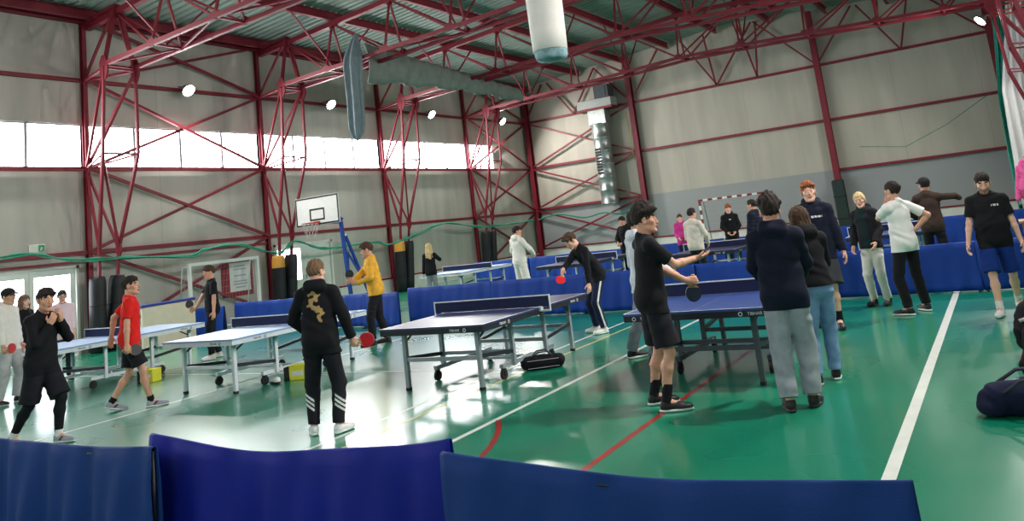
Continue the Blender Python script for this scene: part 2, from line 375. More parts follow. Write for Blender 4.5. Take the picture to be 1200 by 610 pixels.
def hair_field(r, style, res, seed):
    H = lambda *v: r.Hd+r.Rd@A_(*v); R = r.Rd; rs = np.random.RandomState(seed)
    t = dict(short=.004, fade=.003, fringe=.004, curly=.006, long=.008, bun=.005, cap=.008, pony=.005).get(style, .006)
    P = [ell(H(0, -.016, .037), (.0752+t, .0965+t, .088+t), R, .012)]
    if style == 'short': P += [ell(H(0, .0, .085), (.066, .086, .050), R, .02)]
    if style in ('fade', 'fringe'): P += [ell(H(0, .012, .098), (.066, .088, .044), R, .02)]
    if style == 'fringe': P += [rcone(H(-.05, .075, .072), H(.05, .075, .072), .026, .026, .02), rcone(H(-.06, .05, .06), H(-.03, .085, .066), .022, .02, .02)]
    if style == 'curly':
        P.append(ell(H(0, -.004, .085), (.088, .108, .075), R, .02))
        for _ in range(70):
            a = rs.uniform(0, 2*PI); q = rs.uniform(0, 1)**.5; z = .060+.095*(1-q*q)+rs.uniform(-.008, .008); P.append(ell(H(.088*q*math.cos(a), .0+.108*q*math.sin(a), z), (rs.uniform(.016, .026),)*3, R, .008))
    f_cut = (A_(0, .098, .071), A_(0, -.56 if style in ('curly', 'fringe') else -.78, 1.)); P = [grown(p, r.Hd, HEAD_K) for p in P]
    extra = []
    if style in ('long',):
        base = r.N
        for sx in (-.07, -.045, -.015, .015, .045, .07):
            for yy in (-.075, -.05):
                L = .30+rs.uniform(-.03, .03)
                a = H(sx, yy if abs(sx) < .06 else -.015, .01); b = a+np.array([0, 0, -.15])+r.Rc@A_(sx*.25, -.02, 0); c = b+np.array([0, 0, -L+.15])+r.Rc@A_(sx*.2, -.025, 0)
                extra += [rcone(a, b, .030, .036, .02), rcone(b, c, .036, .024, .02)]
        for sg in (-1, 1): extra += [rcone(H(sg*.076, .012, .055), H(sg*.083, .02, -.06), .020, .020, .02), rcone(H(sg*.083, .02, -.06), H(sg*.085, .005, -.17), .020, .013, .02)]
    if style in ('bun', 'pony'):
        extra += [ell(H(0, -.118, .045), (.036, .036, .036), R, .015)]
        if style == 'pony': extra += [rcone(H(0, -.125, .04), H(0, -.15, -.06), .028, .026, .02), rcone(H(0, -.15, -.06), H(0, -.14, -.17), .026, .012, .02)]
    F = Field(P+extra, res, .03)
    # trim the cap along the hairline; strands that hang are added after
    F2 = Field(P, res, .03) if extra else F
    n = R@nrm(f_cut[1]); F2.half(H(*f_cut[0]), n)
    if style in ('curly', 'fringe'): F2.apply(grown(ell(H(0, -.016, .037), (.0766, .0976, .088), R, .006, clip=[(H(0, .095, .062), -(R@nrm((0, -.80, 1.))))]), r.Hd, HEAD_K))
    if style == 'fade':
        for sg in (-1, 1): pass
    # forehead: cleared in front
    F2.apply(ell(H(0, .145, -.003), (.090, .080, .075), R, .01, 'cut'))
    if extra:
        Fx = Field(P+extra, res, .03); Fx.a[:] = .2
        # re-evaluate on the common grid
        Fx = Field(P+extra, res, .03); Fx.a[:] = .2
        for p in P: Fx.apply(p)
        Fx.half(H(*f_cut[0]), n); Fx.apply(ell(H(0, .145, -.003), (.090, .080, .075), R, .01, 'cut'))
        for p in extra: Fx.apply(p)
        F2 = Fx
    ph = rs.uniform(0, 6)
    def wav(X, Y, Z):
        x = (X-r.Hd[0]); y = (Y-r.Hd[1]); z = (Z-r.Hd[2])
        return 0.0034*np.sin(150*x+30*y+2*np.sin(45*z)+ph)+.0026*np.sin(120*y-60*x+ph)
    F2.wrinkle(wav)
    return F2.mesh()

def folds(amp, seed, f=1.):
    rs = np.random.RandomState(seed); p = rs.uniform(0, 6, 6)
    def fn(X, Y, Z):
        u = np.sin(13*f*X+9*f*Z+p[0])+np.sin(11*f*Y-15*f*Z+p[1])
        return .8*amp*(np.sin(38*f*Z+17*f*X+1.8*u+p[2])*.6+np.sin(29*f*Z-21*f*Y+1.6*u+p[3])*.5+.5*np.sin(23*f*X+19*f*Y+8*f*Z+u+p[4]))
    return fn

def scaled(fm, s):
    V, F = fm; return V*s, F

def person(label, xy, face, H, pose, top, bottom, shoes, hair, group=None, skin=SKIN, res=.009, w=1., female=False, beard=None, glasses=False, socks=None, seed=1, belly=0.):
    r = Rig(pose, w); s = H/1.78
    root = empty('person', (xy[0], xy[1], 0), math.atan2(-face[0], face[1]), label, 'person', group)
    fine = min(.0062, res*.6) if res > .0105 else .0045
    # ---- body: coarse limbs and trunk, fine head and hands, all in one mesh
    low = r.torso(-.016, belly=belly)
    shorts = bottom['kind'] == 'shorts'; tl = 0. if shorts else .014; ta = .008 if top.get('sleeve', 2.) > 1.2 else 0.
    for sd in 'LR':
        sh, e, wr, f, n, th, cu = r.arm[sd]
        low += [rcone(sh, e, .046-ta, .038-ta, .025), rcone(e, e+(wr-e)*.3, .037-ta, .0385-ta, .02), rcone(e+(wr-e)*.3, wr, .0385-ta, .027, .02)]
        hp, k, an, Rf, ft = r.leg[sd]
        low += [rcone(hp, k, .074-tl, .049-tl, .03), rcone(k, k+(an-k)*.32+Rf@A_(0, -.014, 0), .046-tl, .050-tl, .02), rcone(k+(an-k)*.32+Rf@A_(0, -.014, 0), an, .050-tl, .034-tl*.4, .03), rcone(an, ft+Rf@A_(0, .1, .04), .034, .026, .02)]
    parts = [Field(low, res).mesh()]; hm = Field(r.head_prims(female), fine, .02).mesh(); parts.append(hm)
    for sd in 'LR': parts.append(Field(r.hand(sd), fine, .02).mesh())
    Vs = []; Fs = []; Ms = []; b = 0
    for i, (V, F) in enumerate(parts):
        Vs.append(V); Fs.append(F+b); b += len(V); Ms.append(r.head_mats(V, F, beard is not None) if i == 1 else np.zeros(len(F), int))
    hairm = HAIRS[hair[1]]
    ms = [skin, LIPS, EYEW, IRIS, hairm] + ([beard] if beard else [])
    npmesh('body', np.concatenate(Vs)*s, np.concatenate(Fs), ms, root, np.concatenate(Ms))
    # ---- hair
    V, F = hair_field(r, hair[0], fine if hair[0] != 'curly' else max(fine, .005), seed)
    if len(F): npmesh('hair', V*s, F, hairm, root)
    if hair[0] == 'cap' or len(hair) > 2:
        capm = hair[2]; Hh = lambda *v: r.Hd+r.Rd@A_(*v)*HEAD_K
        Fc = Field([ell(Hh(0, -.012, .05), (.095, .116, .098), r.Rd, .01)], fine); Fc.half(Hh(0, .0, .052), r.Rd@A_(0, -.12, 1))
        Fb = Field([ell(Hh(0, .115, .058), (.07, .075, .011), r.Rd@rot(-10), .01)], fine)
        a = Fc.mesh(); bq = Fb.mesh(); npmesh('cap', np.concatenate([a[0], bq[0]])*s, np.concatenate([a[1], bq[1]+len(a[0])]), capm, root)
    # ---- top
    o = top.get('fit', .014); slv = top.get('sleeve', 2.); prims = r.torso(o, belly=belly)
    for sd in 'LR':
        so = top.get('sfit', o*1.0+.004); prims += r.armp(sd, so, hi=(slv if slv <= 1 else slv-.04))
        if slv > 1.5 and top.get('cuff', True):
            sh, e, wr = r.arm[sd][:3]; c0 = e+(wr-e)*.86; c1 = e+(wr-e)*.99; prims.append(rcone(c0, c1, .034+o*.5, .033+o*.4, .01, clip=[(c1, nrm(wr-e))]))
    hemz = top.get('hem', -.10); hem = r.P+r.Rp@A_(0, 0, hemz)
    if top.get('flare', 0): prims.append(ell(r.P+r.Rp@A_(0, -.005, -.02), (.165*w+o+top['flare'], .122+o+top['flare'], .14), r.Rp, .05))
    if top.get('hood'):
        Nn = lambda *v: r.N+r.Rc@A_(*v)
        prims += [ell(Nn(0, -.075, .0), (.12, .062, .065), r.Rc@rot(-30), .03), rcone(Nn(-.075, -.05, .03), Nn(-.04, .07, -.02), .04, .03, .025), rcone(Nn(.075, -.05, .03), Nn(.04, .07, -.02), .04, .03, .025), rcone(Nn(-.07, -.06, .04), Nn(.07, -.06, .04), .042, .042, .025)]
    if top.get('collar'):
        prims.append(rcone(r.N+r.Rc@A_(0, -.015, -.03), r.N+r.Rc@A_(0, .005, .045), .07, .064, .015))
    bo = bottom.get('fit', .014)+.011; prims.append(ell(r.P*.4+r.W*.6, (.152*w+o, .104+o+belly*.6, .24), r.Rh, .05))
    prims.append(ell(r.P+r.Rp@A_(0, -.008, .0), (.156*w+bo, .108+bo+belly*.4, .15), r.Rp, .04))
    for sd in 'LR':
        hp, k = r.leg[sd][:2]; prims.append(rcone(hp, hp+(k-hp)*.35, .076+bo, .074+bo, .02))
    Ft = Field(prims, res*.95)
    Ft.wrinkle(folds(top.get('wr', .0035), seed, top.get('wf', 1.)))
    if top.get('puff'):
        ph = float(r.W[2]); Ft.wrinkle(lambda X, Y, Z: .008*np.abs(np.sin((Z-ph)*42))-.004)
    Ft.half(hem, r.Rp@A_(0, 0, 1))
    nk = r.N+r.Rc@A_(0, .016, .030 if not top.get('hood') and not top.get('collar') else .066)
    Ft.apply(ell(nk, (.069, .078, .060), r.Rc, .006, 'cut'))
    V, F = Ft.mesh(); fm = None; ms = [top['mat']]
    if top.get('print'):
        fm, ms2 = top['print'](r, V, F); ms += ms2
    npmesh(top.get('name', 'shirt'), V*s, F, ms, root, fm)
    # ---- trousers or shorts
    o = bottom.get('fit', .014); prims = [ell(r.P+r.Rp@A_(0, -.008, 0), (.156*w+o, .108+o+belly*.4, .13), r.Rp, .04)]
    L = bottom.get('len', 1.96)
    for sd in 'LR':
        hp, k, an, Rf, ft = r.leg[sd]
        if L <= 1.1:
            q = hp+(k-hp)*min(L, 1.); q = q if L <= 1 else k+(an-k)*(L-1)
            prims.append(rcone(hp, q, .077+o, .068+o*1.9, .03, clip=[(q, nrm(k-hp))]))
        else:
            wk = bottom.get('knee', .058); wa = bottom.get('ankle', .048); q = k+(an-k)*(L-1)
            prims += [rcone(hp, k, .077+o, wk+o, .035), rcone(k, q, wk+o, wa+o*.7, .010, clip=[(q, nrm(an-k))])]
            if bottom.get('cuff'): c0 = k+(an-k)*(L-1.06); prims.append(rcone(c0, q, .044, .042, .006, clip=[(q, nrm(an-k))]))
    Fp = Field(prims, res*.95); Fp.wrinkle(folds(bottom.get('wr', .0045), seed+5, 1.)); Fp.half(r.P+r.Rp@A_(0, 0, bottom.get('waist', .085)), -(r.Rp@A_(0, 0, 1)))
    V, F = Fp.mesh(); fm = None; ms = [bottom['mat']]
    if bottom.get('print'):
        fm, ms2 = bottom['print'](r, V, F); ms += ms2
    npmesh('shorts' if shorts else bottom.get('name', 'trousers'), V*s, F, ms, root, fm)
    if bottom.get('leggings'):
        prims = []
        for sd in 'LR':
            hp, k, an, Rf, ft = r.leg[sd]; m = k+(an-k)*.32+Rf@A_(0, -.012, 0); prims += [rcone(hp+(k-hp)*.4, k, .074, .057, .03), rcone(k, m, .056, .060, .03), rcone(m, an, .059, .042, .03)]
        V, F = Field(prims, res*.95).mesh(); npmesh('leggings', V*s, F, bottom['leggings'], root)
    # ---- socks and shoes, one mesh per foot
    for sd in 'LR':
        hp, k, an, Rf, ft = r.leg[sd]; Q = lambda *v: ft+Rf@A_(*v)
        if socks is not None:
            top_ = an+(k-an)*socks[1]; V, F = Field([rcone(Q(0, -.03, .06), an, .042, .041, .02), rcone(an, top_, .0415, .047, .02, clip=[(top_, nrm(k-an))])], min(res, .008)).mesh(); npmesh('sock', V*s, F, socks[0], root)
        P = [ell(Q(0, -.045, .048), (.039, .05, .05), Rf, .02), rcone(Q(0, -.03, .055), Q(0, .075, .040), .040, .040, .03), ell(Q(0, .115, .034), (.046, .08, .036), Rf, .025), rcone(Q(0, -.035, .06), Q(0, -.035, .09), .043, .046, .012, clip=[(Q(0, -.035, .092), Rf@A_(0, 0, 1))]),
             ell(Q(0, .05, .013), (.050, .150, .016), Rf, .008), ell(Q(0, -.05, .014), (.043, .052, .018), Rf, .008)]
        Fs_ = Field(P, min(res*.75, .008), .02); Fs_.half(Q(0, 0, .0015), Rf@A_(0, 0, 1)); V, F = Fs_.mesh(); c = (V[F].mean(1)-ft)@Rf
        fm = np.zeros(len(F), int); fm[c[:, 2] < .026] = 1
        if len(shoes) > 2: fm[(c[:, 2] > .03) & (np.abs(c[:, 1]-.03-(c[:, 2]-.05)*.8) < .016) & (np.abs(c[:, 0]) > .025)] = 2
        npmesh('shoe', V*s, F, list(shoes), root, fm)
    if glasses:
        g = MB(); Hh = lambda *v: r.Hd+r.Rd@A_(*v)*HEAD_K
        for sg in (-1, 1):
            g.tube([Hh(sg*.033+.024*math.cos(t*PI/6), .097, .004+.019*math.sin(t*PI/6)) for t in range(13)], .002, 6); g.tube([Hh(sg*.057, .096, .006), Hh(sg*.079, .06, .008), Hh(sg*.08, -.01, .008)], .002, 6)
        g.tube([Hh(-.009, .098, .008), Hh(.009, .098, .008)], .002, 6); g.v = [tuple(np.array(v)*s) for v in g.v]
        g.build('glasses', mat('dark_plastic', (20, 20, 22), .4), root)
    root['_rig'] = 0; del root['_rig']
    return root, r, s
def hand_world(root, r, s, sd):
    """wrist, finger direction, palm normal, thumb direction of a hand in world space"""
    a = root.rotation_euler.z; Rz = rot(0, 0, math.degrees(a)); sh, e, wr, f, n, th, cu = r.arm[sd]
    return A_(*root.location)+Rz@(wr*s), Rz@f, Rz@n, Rz@th

# ------------------------------------------------------------------ table tennis bats
RUB_RED = mat('rubber_red', (214, 30, 44), .45); RUB_BLK = mat('rubber_black', (30, 30, 34), .45); WOODB = mat('bat_wood', (188, 146, 98), .6, var=.15, scale=40)
def paddle(label, c, axis, nrmv, front=RUB_RED, back=RUB_BLK, group='table tennis bats in hand'):
    """bat whose handle centre is c, blade along axis, faces along nrmv"""
    y = nrm(axis); z = np.asarray(nrmv, float); z = nrm(z-y*(z@y)); x = np.cross(y, z)
    root = bpy.data.objects.new('table_tennis_bat', None); C.objects.link(root); root.empty_display_size = .05
    M = Matrix.Identity(4)
    for i in range(3): M[i][0] = x[i]; M[i][1] = y[i]; M[i][2] = z[i]; M[i][3] = c[i]
    root.matrix_world = M; tag(root, label, 'bat', group)
    out = []
    for k in range(33):
        t = -PI/2+2*PI*k/32; out.append((.0755*math.cos(t)*(1-.05*math.sin(t)), .128+.080*math.sin(t)))
    out = out[1:-1]
    def slab(z0, z1, mi, m, name, clip=-1):
        pts = [p for p in out if p[1] > clip]; n = len(pts); g = MB(); g.add([(p[0], p[1], z0) for p in pts]+[(p[0], p[1], z1) for p in pts], [list(range(n))[::-1], list(range(n, 2*n))]+[[k, (k+1) % n, n+(k+1) % n, n+k] for k in range(n)]); g.build(name, m, root)
    slab(-.003, .003, 0, WOODB, 'blade'); slab(.003, .007, 0, front, 'rubber', .062); slab(-.007, -.003, 0, back, 'rubber', .062)
    g = MB(); g.tube([(0, -.052, 0), (0, -.046, 0), (0, .0, 0), (0, .045, 0), (0, .062, 0)], [.014, .0165, .0135, .013, .009], 10); g.build('handle', WOODB, root)
    return root
def bat_in_hand(label, P, sd, face=None, **kw):
    wr, f, n, th = hand_world(*P, sd)
    c = wr+f*.078+n*.026
    return paddle(label, c, th, n if face is None else face, **kw)

# ------------------------------------------------------------------ the hall
XL, XR, YB, YF = -20.3, 2.25, 35.0, -3.0
RIDGE = -9.05
def roof_z(x): return 9.72-.075*abs(x-RIDGE)
FR = [6.0, 11.85, 17.7, 23.6, 29.45]                 # frames along the hall
RED = mat('red_steel', (118, 20, 38), .55, var=.12, scale=3, spec=.5)
GREY_STEEL = mat('grey_steel', (150, 158, 164), .4, metal=.3, var=.08, scale=12)
GALV = mat('galvanised_sheet', (158, 166, 164), .32, metal=.75, var=.25, scale=5)

def wall_material(name, rgb, dark, seam_axis, seam, zsplit=None, low=None):
    """sandwich panels: vertical seams, faint streaks and stains; optionally a darker base course"""
    m = bpy.data.materials.new(name); m.use_nodes = True; nt = m.node_tree; b = nt.nodes['Principled BSDF']; N = nt.nodes.new; L = nt.links.new
    b.inputs['Roughness'].default_value = .62; b.inputs['Specular IOR Level'].default_value = .35
    tc = N('ShaderNodeTexCoord'); sx = N('ShaderNodeSeparateXYZ'); L(tc.outputs['Object'], sx.inputs[0])
    mp = N('ShaderNodeMapping'); mp.inputs['Scale'].default_value = (1.6, 1.6, .22); L(tc.outputs['Object'], mp.inputs['Vector'])
    n1 = N('ShaderNodeTexNoise'); n1.inputs['Scale'].default_value = 1.3; n1.inputs['Detail'].default_value = 6; L(mp.outputs[0], n1.inputs['Vector'])
    r1 = N('ShaderNodeValToRGB'); r1.color_ramp.elements[0].position = .32; r1.color_ramp.elements[1].position = .62
    r1.color_ramp.elements[0].color = (*lin(dark), 1); r1.color_ramp.elements[1].color = (*lin(rgb), 1); L(n1.outputs['Fac'], r1.inputs[0])
    # seams every `seam` metres
    dv = N('ShaderNodeMath'); dv.operation = 'DIVIDE'; dv.inputs[1].default_value = seam; L(sx.outputs[seam_axis], dv.inputs[0])
    fr = N('ShaderNodeMath'); fr.operation = 'FRACT'; L(dv.outputs[0], fr.inputs[0])
    lt = N('ShaderNodeMath'); lt.operation = 'LESS_THAN'; lt.inputs[1].default_value = .012/seam; L(fr.outputs[0], lt.inputs[0])
    mx = N('ShaderNodeMixRGB'); mx.inputs[2].default_value = (*lin([v*.86 for v in dark]), 1); L(lt.outputs[0], mx.inputs[0]); L(r1.outputs[0], mx.inputs[1])
    out = mx.outputs[0]
    if zsplit is not None:
        l2 = N('ShaderNodeMath'); l2.operation = 'LESS_THAN'; l2.inputs[1].default_value = zsplit; L(sx.outputs[2], l2.inputs[0])
        m2 = N('ShaderNodeMixRGB'); m2.inputs[2].default_value = (*lin(low), 1); L(l2.outputs[0], m2.inputs[0]); L(out, m2.inputs[1]); out = m2.outputs[0]
    L(out, b.inputs['Base Color'])
    bp = N('ShaderNodeBump'); bp.inputs['Strength'].default_value = .25; bp.inputs['Distance'].default_value = .02; L(n1.outputs['Fac'], bp.inputs['Height']); L(bp.outputs[0], b.inputs['Normal'])
    return m
WALL_L = wall_material('wall_panels_left', (186, 181, 174), (170, 166, 159), 1, 2.34)
WALL_B = wall_material('wall_panels_back', (184, 178, 166), (172, 166, 155), 0, 3.0, 2.62, (152, 154, 156))
WHITE_TRIM = mat('white_paint', (222, 220, 214), .5, var=.06, scale=4)
PANE = emit('daylit_pane', (250, 252, 255), PANE_S)
PANE_R = emit('shaded_pane', (245, 249, 255), PANE_S*.30)
PANE_FILL = emit('fill_pane', (248, 250, 255), PANE_S*.27)  # glow for the added fill windows, out of view
WFRAME = mat('window_bar', (150, 152, 158), .5)

# floor: green sports coating, the court lines painted on it
def floor_material():
    m = bpy.data.materials.new('green_sports_floor'); m.use_nodes = True; nt = m.node_tree; b = nt.nodes['Principled BSDF']; N = nt.nodes.new; L = nt.links.new
    tc = N('ShaderNodeTexCoord')
    n1 = N('ShaderNodeTexNoise'); n1.inputs['Scale'].default_value = .35; n1.inputs['Detail'].default_value = 1; L(tc.outputs['Object'], n1.inputs['Vector'])
    r1 = N('ShaderNodeValToRGB'); r1.color_ramp.elements[0].position = .3; r1.color_ramp.elements[1].position = .7
    r1.color_ramp.elements[0].color = (*lin((5, 118, 90)), 1); r1.color_ramp.elements[1].color = (*lin((9, 132, 100)), 1)
    L(n1.outputs['Fac'], r1.inputs[0]); L(r1.outputs[0], b.inputs['Base Color'])
    n2 = N('ShaderNodeTexNoise'); n2.inputs['Scale'].default_value = .8; n2.inputs['Detail'].default_value = 1; L(tc.outputs['Object'], n2.inputs['Vector'])
    r2 = N('ShaderNodeMapRange'); r2.inputs[3].default_value = .22; r2.inputs[4].default_value = .36; L(n2.outputs['Fac'], r2.inputs[0]); L(r2.outputs[0], b.inputs['Roughness'])
    mp = N('ShaderNodeMapping'); mp.inputs['Scale'].default_value = (1., 1., 1.); mp.inputs['Rotation'].default_value = (0, 0, .6); L(tc.outputs['Object'], mp.inputs['Vector'])
    n3 = N('ShaderNodeTexNoise'); n3.inputs['Scale'].default_value = 1.3; n3.inputs['Detail'].default_value = 0; L(mp.outputs[0], n3.inputs['Vector'])
    bp = N('ShaderNodeBump'); bp.inputs['Strength'].default_value = .06; bp.inputs['Distance'].default_value = .03; L(n3.outputs['Fac'], bp.inputs['Height'])
    b.inputs['Specular IOR Level'].default_value = .55; b.inputs['Coat Weight'].default_value = .55; b.inputs['Coat Roughness'].default_value = .13
    return m
LW = mat('line_white', (222, 226, 220), .3, var=.06, scale=6, coat=.3); LR = mat('line_red', (150, 40, 38), .3, var=.12, scale=6, coat=.3); LY = mat('line_yellow', (206, 200, 120), .3, var=.08, scale=6, coat=.3)
f = MB(); f.add([(XL, YF, 0), (XR, YF, 0), (XR, YB, 0), (XL, YB, 0)], [(0, 1, 2, 3)], 0)
def line(a, b, w, mi, z=.0012):
    a = Vector((*a, z)); b = Vector((*b, z)); d = (b-a).normalized(); r = Vector((-d.y, d.x, 0))*w/2
    f.add([a-r, b-r, b+r, a+r], [(0, 1, 2, 3)], mi)
for x, w in ((-.93, .085), (-4.54, .06), (-5.90, .05), (-10.2, .05)): line((x, YF), (x, YB), w, 1)
line((-5.55, YF), (-5.55, YB), .045, 3)
line((-2.96, YF), (-2.96, 20.), .06, 2)
for y in (-1.2, 8.95, 19.1): line((-19.2, y), (-5.9, y), .05, 1)
for y in (3.6, 21.0): line((-4.54, y), (-.93, y), .05, 1)
pts = [(-2.2-2.05*math.cos(t)-.05, 5.1+3.4*math.sin(t)) for t in np.linspace(-.6, 1.2, 25)]
pts = [(-7.2+3.35*math.cos(t), 4.6+3.35*math.sin(t)) for t in np.linspace(-.3, 1.75, 36)]
for a, b in zip(pts, pts[1:]):
    if min(a[0], b[0]) > -4.56: line(a, b, .055, 2, .0016)
floor = f.build('floor', [floor_material(), LW, LR, LY]); tag(floor, 'glossy green sports hall floor with white, red and yellow court lines', 'floor', kind='structure')

def wall_quad(name, p, m, label, holes=()):
    """p: function (u, v) -> point; u along the wall, v height; outline polygon list then rectangular holes, built as strips"""
    pass
def xwall(name, x, inward, m, label, holes):
    """long side wall in the plane x, thickness outward, rectangular openings (y0, y1, z0, z1)"""
    g = MB(); t = -.2*inward; ys = sorted({YF, YB, *[h[0] for h in holes], *[h[1] for h in holes]}); zt = roof_z(x)+.02
    for y0, y1 in zip(ys, ys[1:]):
        cut = sorted([(h[2], h[3]) for h in holes if h[0] <= y0+1e-6 and h[1] >= y1-1e-6]); z = 0.
        for a, b in cut+[(zt, zt)]:
            if a > z+1e-4: g.box((min(x, x+t), y0, z), (max(x, x+t), y1, a))
            z = b
    o = g.build(name, m); return tag(o, label, 'wall', kind='structure')
WIN_Z0, WIN_Z1 = 4.70, 5.86
bays = [(YF, .2), (.2, 6.05), (6.05, 11.85), (11.85, 17.7), (17.7, 23.6), (23.6, 29.45), (29.45, 31.75)]
holes = [(a, b, WIN_Z0, WIN_Z1) for a, b in bays]
doors_l = [(9.25, 11.62, 0, 2.2), (18.0, 20.6, 0, 2.2)]
xwall('wall_left', XL, 1, WALL_L, 'long grey panelled wall with the strip of high windows', holes+doors_l)
xwall('wall_right', XR, -1, WALL_L, 'grey panelled wall behind the bags', [(a, b, WIN_Z0, WIN_Z1) for a, b in bays[:-1]])
def ywall(name, y, outward, m, label):
    g = MB(); n = 24; xs = [XL-.2+(XR-XL+.4)*i/n for i in range(n+1)]; 
    lo = [(x, y, 0) for x in xs]; hi = [(x, y, roof_z(x)+.02) for x in xs]; t = .2*outward
    g.grid([lo, hi], 0, False); g.grid([[(x, yy+t, z) for x, yy, z in lo], [(x, yy+t, z) for x, yy, z in hi]], 0, False)
    return tag(g.build(name, m), label, 'wall', kind='structure')
ywall('wall_back', YB, 1, WALL_B, 'pale panelled end wall behind the goal')
ywall('wall_front', YF, -1, WALL_B, 'panelled end wall behind the photographer')
for i, x in enumerate((-17.5, -12.0, -6.5, -1.2)):  # unseen windows added here to brighten the sides facing the camera
    r = empty('window_%d' % (21+i), (x, YF, 3.2), 0, 'added fill-light window in the end wall behind the photographer, number %s from the windowed wall' % ['one', 'two', 'three', 'four'][i], 'window', 'added fill windows', 'structure')
    fr = MB()
    for k in range(4): xx = -1.8+1.2*k; fr.box((xx-.03, .0, 0), (xx+.03, .06, 2.2))
    fr.box((-1.8, 0, -.03), (1.8, .06, .03)); fr.box((-1.8, 0, 2.17), (1.8, .06, 2.23)); fr.build('window_frame', WFRAME, r)
    pn = MB(); pn.box((-1.79, .012, .02), (1.79, .024, 2.18)); pn.build('pane', PANE_FILL, r)
# roof sheeting: trapezoidal ribs running down each slope
g = MB(); P0 = []; y = YF-.2; prof = [(0, 0), (.16, 0), (.18, .045), (.25, .045), (.27, 0)]
ysz = []
while y < YB+.2:
    for dy, dz in prof[:-1]: ysz.append((y+dy, dz))
    y += .27
for x in (XL-.3, RIDGE, XR+.3): P0.append([(x, yy, roof_z(x)+dz) for yy, dz in ysz])
g.grid(P0, 0, False)
tag(g.build('ceiling', mat('roof_sheet', (118, 134, 126), .6, metal=0., var=.08, scale=2)), 'grey-green ribbed roof sheeting over the red trusses', 'ceiling', kind='structure')
# windows: one strip per bay
for side, x, inw in (('left', XL, 1), ('right', XR, -1)):
    for i, (a, b) in enumerate(bays if side == 'left' else bays[:-1]):
        r = empty('window_%d' % (i+1+(0 if side == 'left' else 10)), (x, (a+b)/2, WIN_Z0), 0, 'high strip window of white panes in the %s long wall, bay %d' % ('windowed' if side == 'left' else 'near', i+1), 'window', 'high strip windows', 'structure')
        L = b-a; fr = MB(); n = max(1, round(L/1.46)); H = WIN_Z1-WIN_Z0
        for k in range(n+1): yy = -L/2+L*k/n; fr.box((-.05*inw-.04, yy-.035, 0), (-.05*inw+.04, yy+.035, H))
        fr.box((-.06*inw-.03, -L/2, 0), (-.06*inw+.03, L/2, .04)); fr.box((-.06*inw-.03, -L/2, H-.04), (-.06*inw+.03, L/2, H)); fr.build('window_frame', WFRAME, r)
        pn = MB(); pn.box((-.09*inw-.006, -L/2, .01), (-.09*inw+.006, L/2, H-.01)); pn.build('pane', PANE if side == 'left' else PANE_R, r)
def wall_door(name, y0, y1, h, label, leaves, glazed):
    r = empty(name, (XL, (y0+y1)/2, 0), 0, label, 'door', None, 'structure'); W = y1-y0
    fr = MB()
    for a, b in ((-W/2, -W/2+.07), (W/2-.07, W/2)): fr.box((-.14, a, 0), (.03, b, h))
    fr.box((-.14, -W/2, h-.07), (.03, W/2, h)); fr.build('door_frame', WHITE_TRIM, r)
    lw = (W-.14)/leaves
    for k in range(leaves):
        a = -W/2+.07+k*lw+.004; b = a+lw-.008; gz = glazed[k]
        lf = MB()
        if gz: 
            z0, z1 = gz; st = .11
            lf.box((-.1, a, .01), (-.05, b, z0)); lf.box((-.1, a, z1), (-.05, b, h-.075)); lf.box((-.1, a, z0), (-.05, a+st, z1)); lf.box((-.1, b-st, z0), (-.05, b, z1))
        else: lf.box((-.1, a, .01), (-.05, b, h-.075)); lf.box((-.05, a+.15, .25), (-.04, b-.15, h-.35))
        o = lf.build('door_leaf', WHITE_TRIM, r)
        if gz: p = MB(); p.box((-.08, a+st, z0), (-.07, b-st, z1)); p.build('pane', PANE_D, o)
        hd = MB(); yy = b-.07 if k % 2 == 0 else a+.07; hd.box((-.05, yy-.02, .98), (-.03, yy+.02, 1.14)); hd.tube([(-.03, yy, 1.08), (.0, yy, 1.08), (.0, yy-.09*(1 if k % 2 == 0 else -1), 1.08)], .008); hd.build('handle', GREY_STEEL, o)
PANE_D = emit('daylit_door_pane', (235, 244, 252), PANE_S*.45)
wall_door('door_1', 9.25, 11.62, 2.2, 'white double door with two bright glass panes under the exit sign', 2, [(.95, 2.0), (.95, 2.0)])
wall_door('door_2', 18.0, 20.6, 2.2, 'white double door half hidden by the orange-topped pads', 2, [(1.0, 2.02), None])
# skirting: white base course with a red rail on top
g = MB(); g.box((XL+.02, YB-.1, 0), (XR-.02, YB-.003, .62)); tag(g.build('baseboard_back', WHITE_TRIM), 'white base course along the foot of the end wall', 'skirting', kind='structure')
g = MB(); g.box((XL+.02, YB-.14, .62), (XR-.02, YB-.003, .68)); tag(g.build('trim_1', RED), 'red rail on top of the white base course', 'rail', kind='structure')
g = MB(); g.box((XL+.003, 20.8, 0), (XL+.09, YB-.1, .5)); tag(g.build('baseboard_left', WHITE_TRIM), 'white base course along the windowed wall', 'skirting', kind='structure')
g = MB(); g.box((XL+.003, 20.8, .5), (XL+.12, YB-.14, .55)); tag(g.build('trim_2', RED), 'red rail on the base course of the windowed wall', 'rail', kind='structure')

# ---- red steel frame
def S(o, label, cat, group): return tag(o, label, cat, group, 'structure')
